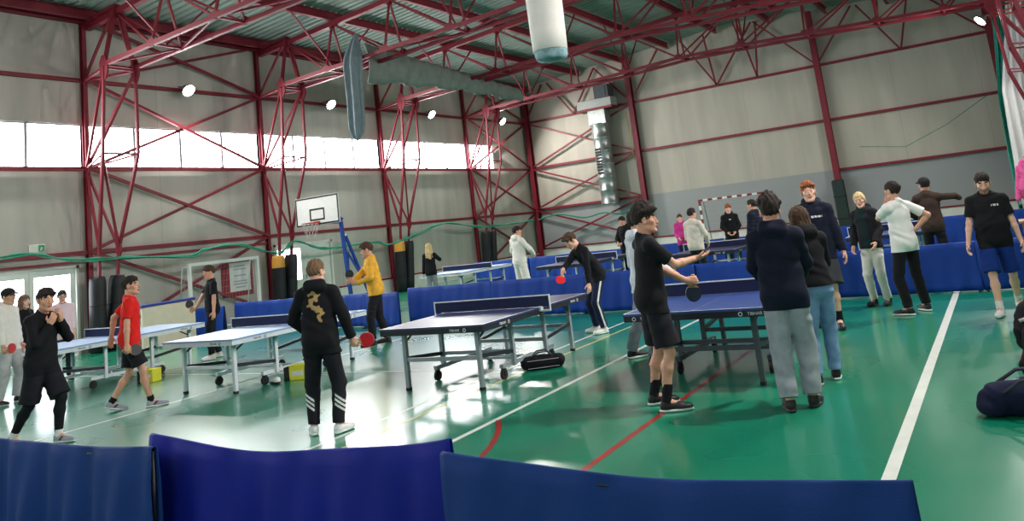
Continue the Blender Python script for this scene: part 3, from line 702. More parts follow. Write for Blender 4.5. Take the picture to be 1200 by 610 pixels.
# wall rails (girts) and bracing of the long wall
def rail(name, a, b, w, h, label, up=(0, 0, 1)):
    g = MB(); g.bar(a, b, w, h, 0, up); return S(g.build(name, RED), label, 'wall rail', 'red wall rails')
xw = XL+.10
for z, hh, lb in ((2.5, .10, 'red wall rail at door-head height on the windowed wall'), (2.28, .06, 'thin red wall rail just under the door-head rail'), (4.66, .10, 'red wall rail under the strip windows'), (7.02, .10, 'red wall rail above the strip windows'), (8.72, .26, 'deep red eaves beam along the windowed wall')):
    rail('wall_rail', (xw, YF+.1, z), (xw, YB-.2 if z != 2.28 else 17.7, z), .09, hh, lb)
for z in (2.5, 4.66, 7.02, 8.72): rail('wall_rail', (XR-.10, YF+.1, z), (XR-.10, YB-.2, z), .09, .13 if z < 8 else .26, 'red wall rail along the near long wall at %.1f metres' % z)
for z, x0, x1 in ((7.03, XL+.1, XR-.1), (4.69, XL+.1, XR-.1), (2.6, XL+.1, -14.2), (2.6, -5.7, XR-.1)):
    rail('wall_rail', (x0, YB-.10, z), (x1, YB-.10, z), .09, .11, 'red wall rail across the end wall at %.1f metres%s' % (z, '' if z > 3 else (', corner bay' if x1 < -10 else ', goal side bay')))
TIER = ['lowest tier', 'tier under the strip windows', 'tier across the strip windows', 'topmost tier']
def brace(a, b, lb, w=.075):
    g = MB(); g.bar(a, b, w, w, 0); S(g.build('wall_brace', RED), lb, 'wall brace', 'red diagonal wall braces')
zl = [0.15, 2.5, 4.66, 7.02, 8.7]
for y0, y1, nm in ((11.85, 17.7, 'door side bay'), (29.45, 34.9, 'far corner bay')):
    for k in range(4):
        brace((xw+.05, y0, zl[k]), (xw+.05, y1, zl[k+1]), 'red diagonal brace rising away from the camera, %s, %s' % (nm, TIER[k])); brace((xw+.13, y0, zl[k+1]), (xw+.13, y1, zl[k]), 'red diagonal brace falling away from the camera, %s, %s' % (nm, TIER[k]))
zb = [.68, 2.6, 4.69, 7.03]
for k in range(3):
    brace((XL+.2, YB-.2, zb[k]), (-14.2, YB-.2, zb[k+1]), 'red diagonal brace on the end wall beside the duct, rising, %s' % ['lowest tier', 'middle tier', 'topmost tier'][k]); brace((XL+.2, YB-.28, zb[k+1]), (-14.2, YB-.28, zb[k]), 'red diagonal brace on the end wall beside the duct, falling, %s' % ['lowest tier', 'middle tier', 'topmost tier'][k])
# wall posts of the end wall and the corner
for x, lb in ((XL+.28, 'broad red corner post where windowed wall and end wall meet'), (-14.2, 'red end wall post beside the duct'), (-5.7, 'red end wall post right of the goal'), (.62, 'red end wall post by the teal net')):
    g = MB(); g.ibeam((x, YB-.2, 0), (x, YB-.2, roof_z(x)-.1), .24, .26, .02, 0, (0, 1, 0)); S(g.build('wall_post', RED), lb, 'wall post', 'red end wall posts')
# gable bracing over the top rail
gx = [XL+.3, -17.3, -14.2, -12.0, -9.9, -7.9, -5.7, -3.6, -2.55, -1.2, .62]
g = MB(); tops = [-18.7, -15.6, -12.6, -8.0, -4.1, -1.9]
for (a, b) in ((-20.1, -18.9), (-17.3, -18.6), (-17.3, -15.9), (-14.2, -15.9), (-14.2, -12.5), (-10., -11.4), (-10., -8.1), (-10.05, -10.3), (-8.2, -8.7), (-8.2, -7.9), (-5.7, -8.0), (-5.7, -4.0), (-2.5, -3.8), (-2.45, -1.9), (.6, -1.4)):
    g.bar((a, YB-.2, 7.05), (b, YB-.2, roof_z(b)-.15), .07, .07)
S(g.build('gable_bracing', RED), 'zigzag red bracing between the top rail and the roof of the end wall', 'wall brace', None)
# lattice columns: a wall post and two inner legs that lean together towards the floor
def lattice_column(y, side):
    x0 = XL+.12 if side > 0 else XR-.12; X = lambda d: x0+side*d
    where = {6.0: 'nearest the camera', 11.85: 'beside the white double door', 17.7: 'beside the orange-topped pads', 23.6: 'second from the far corner', 29.45: 'nearest the far corner'}[y]
    r = empty('lattice_column', (x0, y, 0), 0, 'red lattice column on the %s long wall, %s' % ('windowed' if side > 0 else 'near', where), 'column', 'red lattice columns', 'structure')
    P = lambda d, dy, z: (side*d, dy+.12, z)
    nodes = {}
    for sg in (-1, 1): nodes[sg] = [P(.42, sg*.19, .02), P(.68, sg*.26, 2.5), P(1.33, sg*.48, 4.86), P(1.43, sg*.43, 7.05), P(1.40, sg*.04, 8.78)]
    g = MB(); g.ibeam((0, 0, 0), (0, 0, 8.7), .11, .14, .014, 0, (1, 0, 0)); g.build('wall_chord', RED, r)
    for sg in (-1, 1):
        g = MB()
        for k, (a, b) in enumerate(zip(nodes[sg], nodes[sg][1:])): g.bar(a, b, .07 if k < 3 else .09, .07, 0, (1, 0, 0))
        g.build('leg', RED, r)
    g = MB(); W = lambda z: (0, 0, z); A, B = nodes[-1], nodes[1]
    for N_ in (A, B):
        g.bar(W(4.66), N_[3], .06); g.bar(W(4.66), N_[2], .045); g.bar(W(4.62), N_[1], .06); g.bar(W(7.02), N_[3], .06); g.bar(W(8.6), N_[4], .07)
    g.bar(A[2], B[2], .045); mid = tuple(np.array(A[2])*.85+np.array(A[3])*.15); g.bar(B[3], mid, .06); g.bar(tuple(np.array(A[2])*.98+np.array(A[1])*.02), B[1], .06)
    g.bar(A[3], B[3], .06); g.bar(W(7.0), A[4], .06)
    g.build('lacing', RED, r)
    g = MB()
    for sg in (-1, 1): g.plate(nodes[sg][3], (.17, 0, 0), (0, 0, .32), .04)
    g.plate(B[1], (.1, 0, 0), (0, 0, .22), .05); g.plate((0, 0, 4.66), (.14, 0, 0), (0, 0, .2), .05); g.build('gusset_plate', RED, r)
for y in FR:
    lattice_column(y, 1)
    if y > 11: lattice_column(y, -1)
# roof trusses: two bottom chords, one top chord, lacing between
NX = [-18.8, -16.78, -14.42, -12.06, -9.7, -7.34, -4.98, -2.62, -.6, .75]
def chord_z(x): return 7.14+.042*(9.65-abs(x+9.05))
def roof_truss(y):
    where = {6.0: 'first from the camera', 11.85: 'second from the camera', 17.7: 'third from the camera, carrying the grey curtain', 23.6: 'fourth from the camera', 29.45: 'nearest the end wall'}[y]
    r = empty('roof_truss', (RIDGE, y+.12, 7), 0, 'red triangular roof truss across the hall, %s' % where, 'truss', 'red roof trusses', 'structure')
    P = lambda x, dy, z: (x-RIDGE, dy, z-7); w = .42
    for sg in (-1, 1):
        g = MB()
        for a, b in zip(NX, NX[1:]): g.bar(P(a, sg*w, chord_z(a)), P(b, sg*w, chord_z(b)), .095, .11)
        g.build('bottom_chord', RED, r)
    g = MB(); T = lambda x: P(x, 0, roof_z(x)-.40); xs = [XL+.15]+NX[1:-1]+[XR-.15]
    for a, b in zip(xs, xs[1:]): g.bar(T(a), T(b), .16, .16)
    g.build('top_chord', RED, r)
    g = MB()
    for i, x in enumerate(NX):
        for sg in (-1, 1):
            g.bar(P(x, sg*w, chord_z(x)), T(x), .055)
            if i+1 < len(NX):
                n = NX[i+1]
                if x < RIDGE-.7: g.bar(T(x), P(n, sg*w, chord_z(n)), .055)
                else: g.bar(P(x, sg*w, chord_z(x)), T(n), .055)
        if i+1 < len(NX): n = NX[i+1]; s_ = 1 if i % 2 else -1; g.bar(P(x, s_*w, chord_z(x)), P(n, -s_*w, chord_z(n)), .05)
        g.bar(P(x, -w, chord_z(x)), P(x, w, chord_z(x)), .05)
    g.build('lacing', RED, r)
    g = MB()
    for i, x in enumerate(NX):
        for sg in (-1, 1): g.plate(P(x, sg*w, chord_z(x)+.04), (.14, 0, 0), (0, 0, .11), .03)
        g.plate(T(x), (.16, 0, 0), (0, 0, .15), .05)
    g.build('gusset_plate', RED, r)
for y in FR: roof_truss(y)
# purlins under the sheeting
for i, x in enumerate([XL+.5]+NX[1:-1]+[XR-.6]):
    g = MB(); z = roof_z(x)-.17; g.ibeam((x, YF+.05, z), (x, YB-.05, z), .13, .26, .016); S(g.build('purlin', RED), 'red roof purlin running the length of the hall, number %s from the windowed wall' % ['one', 'two', 'three', 'four', 'five', 'six', 'seven', 'eight', 'nine', 'ten'][i], 'purlin', 'red roof purlins')
# fly braces between purlins and trusses along the hall
g = MB()
for x in NX[1:-1:2]:
    for y in FR:
        for sg in (-1, 1): g.bar((x, y+.12, chord_z(x)+.05), (x, y+.12+sg*1.7, roof_z(x)-.3), .045)
S(g.build('fly_bracing', RED), 'thin red sway braces between trusses and purlins', 'roof brace', None)

# ------------------------------------------------------------------ table tennis tables
BLACK_STEEL = mat('black_steel', (26, 28, 34), .45, var=.1); WHITE_STEEL = mat('white_steel', (206, 212, 218), .4, var=.05); DARK_STEEL = mat('dark_grey_steel', (74, 80, 84), .45, metal=.2, var=.1)
TYRE = mat('black_rubber', (20, 20, 22), .7); NETM = mat('net_cloth', (28, 36, 70), .9, var=.1, scale=50); TAPE = mat('white_tape', (226, 228, 230), .7)
TOP_DARK = mat('table_top_dark_blue', (36, 46, 92), .38, var=.05, scale=3, spec=.7); TOP_BLUE = mat('table_top_blue', (48, 72, 136), .38, var=.05, scale=3, spec=.6); TOP_SHEEN = mat('table_top_sheen_blue', (126, 160, 202), .36, var=.05, scale=3, spec=.7)  # the pale top has reflected window light mixed into its colour
LINE_P = mat('table_line_white', (226, 230, 232), .3)
LETTER = mat('white_letters', (226, 228, 232), .5); LETTER_D = mat('dark_letters', (34, 40, 60), .5)
def table(loc, rz, label, top, apron, leg, net=True, brand=True, letter=LETTER, full=True, apron_h=.06, marks=((.36, 1),)):
    r = empty('table_tennis_table', (loc[0], loc[1], 0), math.radians(rz), label, 'table', 'table tennis tables')
    Wd, Ln, H = 1.525, 2.74, .76
    for sg in (-1, 1):
        y0, y1 = (.004, Ln/2) if sg > 0 else (-Ln/2, -.004)
        g = MB(); g.box((-Wd/2, y0, H-.024), (Wd/2, y1, H), 0, .002); z = H+.0008
        def ln(a, b): g.add([(a[0], a[1], z), (b[0], a[1], z), (b[0], b[1], z), (a[0], b[1], z)], [(0, 1, 2, 3)], 1)
        ln((-Wd/2+.001, y0+.001), (-Wd/2+.021, y1-.001)); ln((Wd/2-.021, y0+.001), (Wd/2-.001, y1-.001)); ln((-.0015, y0), (.0015, y1))
        ye = Ln/2 if sg > 0 else -Ln/2; ln((-Wd/2+.021, min(ye, ye-sg*.021)), (Wd/2-.021, max(ye, ye-sg*.021)))
        o = g.build('tabletop', [top, LINE_P], r)
        g = MB(); i = .006; t = .03; z0, z1 = H-.024-apron_h, H-.024; ya, yb = min(y0, y1)+i, max(y0, y1)-i
        g.box((-Wd/2+i, ya, z0), (-Wd/2+i+t, yb, z1)); g.box((Wd/2-i-t, ya, z0), (Wd/2-i, yb, z1)); g.box((-Wd/2+i+t, ya, z0), (Wd/2-i-t, ya+t, z1)); g.box((-Wd/2+i+t, yb-t, z0), (Wd/2-i-t, yb, z1))
        for xx in (-.3, .3): g.bar((xx, ya+t, z0+.02), (xx, yb-t, z0+.02), .03)
        ap = g.build('apron', apron, r)
        if brand:
            e = .0015
            for (o_, x_, y_, sd_) in [((Wd/2-i+e, sg*Ln*.34, (z0+z1)/2), (0, 1, 0), (0, 0, 1), 1), ((-Wd/2+i-e, sg*Ln*.34, (z0+z1)/2), (0, -1, 0), (0, 0, 1), 1)]+[((-sg*mx_, ye-sg*(i-e), (z0+z1)/2), (-sg, 0, 0), (0, 0, 1), ms_) for mx_, ms_ in marks]:
                text_mesh('TIBHAR', apron_h*.72, .0006, letter, r, frame_matrix(o_, x_, y_))
                q = np.array(o_)+np.array(x_)*apron_h*2.35*sd_; c = MB(); R0, R1 = apron_h*.36, apron_h*.23; x3 = np.array(x_, float); y3 = np.array(y_, float); n3 = np.cross(x3, y3)*.0006
                ring = [[q+x3*(R*math.cos(k*PI/8))+y3*(R*math.sin(k*PI/8))+n3 for k in range(16)] for R in (R0, R1)]; c.grid(ring, 0, False, True)
                c.build('round_emblem', letter, r)
        # end legs with rubber feet and a cross bar, trestle near the net with castors
        for sx in (-1, 1):
            ly = sg*(Ln/2-.20); g = MB(); g.bar((sx*.54, ly, .03), (sx*.54, ly, H-.07), .05, .05, 0, (0, 1, 0)); lg = g.build('leg', leg, r)
            g = MB(); g.bar((sx*.54, ly, 0), (sx*.54, ly, .035), .054, .054, 0, (0, 1, 0)); g.build('rubber_foot', TYRE, lg)
            g = MB(); g.bar((sx*.54, sg*.42, .13), (sx*.54, sg*.42, H-.07), .05, .05, 0, (0, 1, 0)); g.build('inner_leg', leg, r)
            g = MB(); g.bar((sx*.54, ly, .38), (sx*.54, sg*.42, .30), .03, .045); g.bar((sx*.54, ly, H-.2), (sx*.54, ly-sg*.22, H-.08), .02); g.build('side_rail', BLACK_STEEL if leg is not DARK_STEEL else leg, r)
        for yy, zz in ((sg*(Ln/2-.20), .36), (sg*.42, .30)): g = MB(); g.bar((-.54, yy, zz), (.54, yy, zz), .03, .045); g.build('cross_bar', leg, r)
    for sx in (-1, 1):
        g = MB(); g.bar((sx*.50, -.66, .16), (sx*.50, .66, .16), .05, .05); bmr = g.build('undercarriage_beam', leg, r)
        for sy in (-1, 1):
            g = MB(); g.bar((sx*.50, sy*.62, .135), (sx*.50, sy*.62, .095), .05, .04, 0, (0, 1, 0)); g.box((sx*.50-.028, sy*.62-.02, .05), (sx*.50-.020, sy*.62+.02, .12)); g.box((sx*.50+.020, sy*.62-.02, .05), (sx*.50+.028, sy*.62+.02, .12))
            w_ = [(sx*.50-.018, sy*.62, .0625), (sx*.50+.018, sy*.62, .0625)]; g.tube(w_, .0625, 18, 0, True); g.build('caster', TYRE, r)
    g = MB(); g.bar((-.5, 0, .16), (.5, 0, .16), .04, .04); g.bar((-.5, -.3, .2), (.5, -.3, .2), .03); g.build('undercarriage_tie', leg, r)
    if net:
        n = empty('net', (0, 0, 0)); n.parent = r
        g = MB(); hw = Wd/2+.145; g.box((-hw, -.002, H+.004), (hw, .002, H+.138)); g.build('net_mesh', NETM, n)
        g = MB(); g.box((-hw, -.004, H+.138), (hw, .004, H+.1525)); g.build('net_tape', TAPE, n)
        for sx in (-1, 1):
            g = MB(); g.bar((sx*hw, 0, H-.05), (sx*hw, 0, H+.155), .014, .02, 0, (0, 1, 0)); g.bar((sx*hw, 0, H-.045), (sx*(Wd/2-.05), 0, H-.045), .03, .02); g.box((sx*(Wd/2+.005)-.02, -.03, H-.05), (sx*(Wd/2+.005)+.02, .03, H+.008)); g.build('net_post', WHITE_STEEL if leg is not DARK_STEEL else BLACK_STEEL, n)
    return r
table((-6.07, 8.98), 1.0, 'dark blue table with thick black edge and grey legs, beside the black holdall', TOP_DARK, BLACK_STEEL, GREY_STEEL)
table((-10.07, 8.77), .5, 'pale table with a white edge standing behind the boy in the gold-print hoodie', TOP_SHEEN, WHITE_STEEL, WHITE_STEEL, letter=LETTER_D)
table((-13.98, 8.57), -2.5, 'pale table with a white edge behind the player in the red shirt', TOP_SHEEN, WHITE_STEEL, WHITE_STEEL, letter=LETTER_D)
table((-2.88, 9.2), .3, 'blue table with dark legs between the curly-haired player and the group in hoodies', TOP_BLUE, BLACK_STEEL, DARK_STEEL, marks=((-.50, -1), (.62, -1)))  # leg steel coloured darker to stand for the shade on it
table((-14.2, 20.0), 0, 'far table in front of the blonde woman, below the orange-topped pads', TOP_SHEEN, WHITE_STEEL, WHITE_STEEL, brand=False)
table((-9.75, 19.2), 0, 'far dark table between the white hoodie and the player in the black jacket', TOP_DARK, BLACK_STEEL, WHITE_STEEL, brand=False)
table((-6.1, 19.2), 0, 'far dark blue table in front of the red and white goal', TOP_DARK, BLACK_STEEL, WHITE_STEEL)
table((-2.3, 19.6), 0, 'far table behind the barrier, seen past the blonde woman in the dark jacket', TOP_BLUE, BLACK_STEEL, WHITE_STEEL, brand=False)

# ------------------------------------------------------------------ barriers: cloth over a low steel frame
BLUE = mat('barrier_cloth', (16, 60, 150), .6, var=.10, scale=3, bump=.15, bscale=120, spec=.3)
BLUE_DK = mat('barrier_cloth_dark', (8, 26, 132), .65, var=.08, scale=3, bump=.15, bscale=120, spec=.3)
BLUE_FADED = mat('barrier_cloth_faded', (22, 56, 116), .7, var=.10, scale=3, bump=.2, bscale=120, spec=.2)
def barrier(a, b, label, m=BLUE, H=.72, sag=.012, wr=.012, seed=0, group='blue court barriers'):
    a = Vector((*a, 0)); b = Vector((*b, 0)); L = (b-a).length; rz = math.atan2(b.y-a.y, b.x-a.x); c = (a+b)/2
    r = empty('court_barrier', c, rz, label, 'barrier', group)
    rs = np.random.RandomState(seed+11); ph = rs.uniform(0, 6, 6); nx = max(24, int(L*26))
    P = []
    for i in range(nx+1):
        u = i/nx; x = -L/2+L*u; top = H-sag*(1-(2*u-1)**2)*(1+.15*math.sin(9*u+ph[0])); row = []
        prof = [(-.045, .02), (-.043, .1), (-.041, .2), (-.038, .32), (-.034, .44), (-.03, .55), (-.026, .64), (-.022, .9)] 
        for (dy, z) in [(-.05, .02), (-.048, .12), (-.045, .24), (-.041, .36), (-.036, .48), (-.030, .58), (-.024, .66), (-.018, .75)]:
            k = (1-z/.75); amp = wr*(.25+1.2*k) ; w = amp*(math.sin(11*x+ph[1]+2.2*z)+.7*math.sin(23*x+ph[2]-3*z)+.5*math.sin(5.3*x+ph[3])); row.append((x, dy-w*.9, z/.75*top))
        row += [(x, -.010, top+.008), (x, 0, top+.011), (x, .010, top+.008)]
        for (dy, z) in [(.018, .75), (.024, .66), (.030, .58), (.036, .48), (.041, .36), (.045, .24), (.048, .12), (.05, .03)]:
            w = wr*(1-z/.75)*(math.sin(10*x+ph[4]+2*z)+.7*math.sin(21*x+ph[5])); row.append((x, dy+w, z/.75*top))
        P.append(row)
    g = MB(); g.grid(P, 0, True); cv = g.build('cloth_cover', m, r); so = cv.modifiers.new('thickness', 'SOLIDIFY'); so.thickness = .004
    g = MB(); g.tube([(x_, 0, H-.035-sag*1.18*(1-(2*x_/L)**2)) for x_ in np.linspace(-L/2+.02, L/2-.02, 17)], .010, 8)
    for sx in (-1, 1): g.tube([(sx*(L/2-.025), 0, .012), (sx*(L/2-.025), 0, H-.02)], .011, 8); g.tube([(sx*(L/2-.06), -.16, .012), (sx*(L/2-.06), .16, .012)], .011, 8); g.tube([(sx*(L/2-.06), 0, .012), (sx*(L/2-.025), 0, .012)], .010, 8)
    g.build('frame', BLACK_STEEL, r)
    return r
# foreground
barrier((-7.10, 3.18), (-4.70, 3.13), 'faded blue barrier in the foreground, below the player all in black', BLUE_FADED, .72, .03, .028, 1)
barrier((-5.02, 3.33), (-2.68, 3.46), 'dark royal blue foreground barrier, the middle one and the tallest', BLUE_DK, .735, .085, .024, 2)
barrier((-2.66, 3.36), (-.48, 3.30), 'faded blue foreground barrier ending at the white floor line', BLUE_FADED, .70, .05, .026, 3)
# along the middle of the hall
xs = [(-19.75, 'beside the cream padded board'), (-17.4, 'behind the player in the black T-shirt'), (-14.95, 'below the orange-topped pads'), (-14.2, '')]
barrier((-19.9, 13.75), (-17.6, 13.85), 'blue barrier behind the dark-haired player in black T-shirt, by the cream board', BLUE, .72, .01, .014, 4)
barrier((-17.55, 14.15), (-15.1, 14.2), 'blue barrier under the white goal, rising at its far end', BLUE, .76, .02, .014, 5)
barrier((-15.05, 14.2), (-12.75, 13.95), 'blue barrier behind the boy in the gold-print hoodie', BLUE, .74, .01, .014, 6)
barrier((-12.68, 13.72), (-11.55, 13.6), 'short blue barrier behind the player in yellow', BLUE, .74, .01, .016, 7)
rowb = [(-11.8, 'its end facing the aisle by the player in yellow'), (-9.55, 'behind the dark blue table'), (-7.3, 'behind the player bending over the table'), (-5.05, 'behind the blue table with dark legs'), (-2.8, 'behind the red-haired player and the blonde woman')]
for i, (x, t) in enumerate(rowb):
    barrier((x, 14.25+.03*math.sin(i*2.1)), (x+2.25, 14.25+.03*math.sin(i*2.1+1)), 'blue barrier in the long row, %s' % t, BLUE, .75, .008, .014, 20+i)
barrier((-.55, 14.25), (1.7, 14.3), 'blue barrier in the long row, behind the man in blue shorts', BLUE, .75, .008, .014, 30)
for i, (x, t) in enumerate([(-16.6, 'behind the far table below the pads'), (-14.3, 'left of the white hoodie'), (-12.0, 'behind the white hoodie'), (-9.7, 'behind the player in the black jacket'), (-7.4, 'behind the girl in magenta'), (-5.1, 'under the red and white goal'), (-2.8, 'behind the blonde woman in the dark jacket'), (-.5, 'behind the person in brown')]):
    barrier((x, 23.9), (x+2.27, 23.9), 'far blue barrier near the end wall, %s' % t, BLUE, .76, .008, .012, 40+i)
# cream padded board with a blue top edge
r = empty('padded_board', (-17.75, 12.35, 0), math.radians(90), 'cream padded board with a dark blue top edge behind the red shirt', 'board')
g = MB(); g.box((-.72, -.05, .02), (.72, .05, 1.0), 0, .02); g.build('panel', mat('cream_vinyl', (224, 208, 186), .5, var=.05, scale=5), r)
g = MB(); g.box((-.74, -.06, 1.0), (.74, .06, 1.07), 0, .015); g.build('top_edge', mat('navy_vinyl', (40, 58, 140), .5), r)
for sx in (-.55, .55): g = MB(); g.box((sx-.04, -.2, 0), (sx+.04, .2, .04)); g.build('foot', GREY_STEEL, r)

# ------------------------------------------------------------------ pads round the legs of the lattice columns
PADB = mat('black_vinyl', (26, 27, 32), .5, var=.15, scale=6, bump=.1, bscale=25); PADO = mat('orange_vinyl', (214, 152, 62), .5, var=.08, scale=6); PADN = mat('navy_pad', (30, 40, 86), .55, var=.1, scale=6); PADG = mat('dark_green_pad', (28, 48, 44), .55, var=.2, scale=6)
def pad(x, y0, lean, z1, cap, label, r0=.20):
    r = empty('leg_pad', (x, y0, 0), 0, label, 'pad', 'pads on the column legs')
    n = 12; P = []; rs = [.0, .85, .98, 1., 1.02, 1., .99, 1., .97, .92, .80, 0]; zs = [.005, .005, .03, z1*.2, z1*.4, z1*.55, z1*.7, z1*.8, z1*.93, z1*.97, z1, z1]
    split = z1*.80 if cap is not PADB else None
    def rows(lo, hi): return [[(lean[0]*z+rr*r0*math.cos(2*PI*k/18), lean[1]*z+rr*r0*math.sin(2*PI*k/18)*.9, z) for k in range(18)] for rr, z in zip(rs, zs) if lo <= z <= hi]
    g = MB(); R = rows(-1, 9 if split is None else split+.01); g.grid(R, 0, True, True); g.build('padding', PADB, r)
    if split is not None: g = MB(); R = rows(split-.01, 9); R = [[(p[0]*1.0, p[1]*1.0, p[2]) for p in q] for q in R]; g.grid(R, 0, True, True); g.build('cap', cap, r)
    for z in (z1*.3, z1*.62):
        g = MB(); g.tube([(lean[0]*z+(r0+.003)*math.cos(2*PI*k/18), lean[1]*z+(r0*.9+.003)*math.sin(2*PI*k/18), z) for k in range(19)], .012, 6); g.build('strap', mat('strap_black', (14, 14, 16), .6), r)
for y, caps, nm in ((11.85, (PADB, PADB), 'beside the white double door'), (17.7, (PADO, PADB), 'by the half-hidden white door'), (23.6, (PADO, PADB), 'behind the player in yellow'), (29.45, (PADB, PADB), 'left of the white hoodie')):
    for sg, cap in ((-1, caps[0]), (1, caps[1])):
        pad(XL+.12+.42, y+.12+sg*.21, (.078, sg*.03), 1.85, cap, '%s black leg pad%s %s' % ('nearer' if sg < 0 else 'farther', ' with orange top' if cap is PADO else '', nm), .215)
r = empty('leg_pad', (-5.7, YB-.42, 0), 0, 'dark green pad on the end wall post behind the red-haired player', 'pad', 'pads on the column legs')
g = MB(); g.box((-.24, -.09, .05), (.24, .09, 2.2), 0, .05); g.build('padding', PADG, r)
for z in (.6, 1.5): g = MB(); g.box((-.25, -.1, z), (.25, .1, z+.04), 0, .01); g.build('strap', mat('strap_black', (14, 14, 16), .6), r)

# ------------------------------------------------------------------ goals
GW = mat('goal_white', (232, 232, 228), .4); GR = mat('goal_red', (130, 34, 46), .4)
NETW = mat('goal_net_cord', (196, 200, 200), .8); 
def net_cords(g, P, n, m, r=.004):
    """P(u,v) surface"""
    for i in range(n+1): g.tube([P(i/n, j/6) for j in range(7)], r, 4, 0, True, False)
    for j in range(m+1): g.tube([P(i/8, j/m) for i in range(9)], r, 4, 0, True, False)
def goal(loc, rz, label, W, H, band, D=.9):
    """mouth in local x, net towards +y"""
    r = empty('handball_goal', (*loc, 0), math.radians(rz), label, 'goal', 'handball goals'); t = .08
    def member(a, b, name):
        a = Vector(a); b = Vector(b); n = 1 if band is None else max(3, int((b-a).length/.2)|1); g = MB()
        for k in range(n): g.bar(a+(b-a)*(k/n), a+(b-a)*((k+1)/n), t, t, 0 if band is None or k % 2 == 0 else 1, (0, 1, 0))
        g.build(name, [GW] if band is None else [band, GW], r)
    member((-W/2, 0, 0), (-W/2, 0, H), 'post'); member((W/2, 0, 0), (W/2, 0, H), 'post'); member((-W/2-t/2, 0, H+t/2), (W/2+t/2, 0, H+t/2), 'crossbar')
    g = MB()
    for sx in (-1, 1): g.tube([(sx*W/2, .04, H), (sx*W/2, D*.5, H-.02), (sx*W/2, D, .02)], .018, 8); g.tube([(sx*W/2, .04, .02), (sx*W/2, D, .02)], .018, 8)
    g.tube([(-W/2, D, .02), (W/2, D, .02)], .018, 8); g.build('back_frame', GREY_STEEL if band else GW, r)
    g = MB(); back = lambda u, v: (-W/2+W*u, D*.5*(v/.35) if v < .35 else D*.5+(D*.5)*((v-.35)/.65), H-.02*(v/.35) if v < .35 else (H-.02)*(1-(v-.35)/.65)+.02)
    net_cords(g, back, 20, 15, .0016)
    for sx in (-1, 1):
        net_cords(g, lambda u, v, sx=sx: (sx*W/2, u*(D*.5 if v < .01 else D*(.5+.5*v)), H-.02-(H-.04)*v), 7, 15, .0016)
    g.build('goal_net', NETW, r)
goal((-19.42, 15.38), 90, 'white goal standing along the windowed wall in front of the poster', 2.35, 1.84, None, .6)
goal((-9.38, 32.5), 0, 'red and white banded goal by the end wall', 3.0, 2.0, GR, .95)

# ------------------------------------------------------------------ basketball stand
r = empty('basketball_stand', (-16.9, 17.6, 0), 0, 'portable basketball hoop on a blue stand, white backboard with black square', 'basketball hoop')
BS = mat('blue_steel', (32, 70, 150), .4, var=.08); bx, by = .45, -1.35        # board centre relative to the stand
g = MB(); g.box((bx-.84, by-.02, 2.55), (bx+.84, by+.02, 3.36)); bd = g.build('backboard', mat('board_white', (214, 214, 212), .4, var=.04), r)
g = MB(); y = by-.024
for x0, x1, z0, z1, w in ((-.83, .83, 2.56, 3.35, .045), (-.29, .29, 2.68, 3.02, .05)):
    g.box((bx+x0, y, z0), (bx+x1, y+.004, z0+w)); g.box((bx+x0, y, z1-w), (bx+x1, y+.004, z1)); g.box((bx+x0, y, z0+w), (bx+x0+w, y+.004, z1-w)); g.box((bx+x1-w, y, z0+w), (bx+x1, y+.004, z1-w))
g.build('board_marking', mat('board_black', (24, 24, 26), .5), bd)
g = MB(); g.tube([(bx+.23*math.cos(2*PI*k/24), by-.30+.23*math.sin(2*PI*k/24), 2.62) for k in range(25)], .012, 8); g.box((bx-.08, by-.09, 2.585), (bx+.08, by-.02, 2.66)); rim = g.build('rim', mat('rim_orange', (196, 66, 48), .45), r)
g = MB()
for k in range(12):
    a0 = 2*PI*k/12
    for sgn in (-1, 1): g.tube([(bx+(.225-.1*t)*math.cos(a0+sgn*t*.8), by-.30+(.225-.1*t)*math.sin(a0+sgn*t*.8), 2.61-.42*t) for t in (0, .33, .66, 1.)], .004, 4, 0, True, False)
g.build('hoop_net', mat('hoop_net_cord', (214, 200, 196), .8), rim)
g = MB(); g.bar((bx, by+.03, 2.62), (.25, -.25, 2.62), .10, .12); g.bar((bx, by+.03, 3.1), (.28, -.2, 2.68), .05); g.bar((.25, -.25, 2.62), (.2, .0, .1), .09, .09, 0, (0, 1, 0)); g.build('arm_and_post', BS, r)
g = MB()
for sx in (-1, 1): g.bar((.22, -.05, 1.7), (.2+sx*.55, .5, .12), .07); g.bar((.2+sx*.55, -.75, .10), (.2+sx*.55, .95, .10), .09, .09)
g.bar((-.35, .5, .1), (.75, .5, .1), .08); g.bar((-.35, -.7, .1), (.75, -.7, .1), .08); g.bar((.24, -.1, 2.2), (.2, .9, .1), .07); g.build('base_frame', BS, r)
for sx in (-1, 1):
    for yy in (-.65, .85): g = MB(); g.tube([(.2+sx*.55-.02, yy, .05), (.2+sx*.55+.02, yy, .05)], .05, 14); g.build('wheel', TYRE, r)

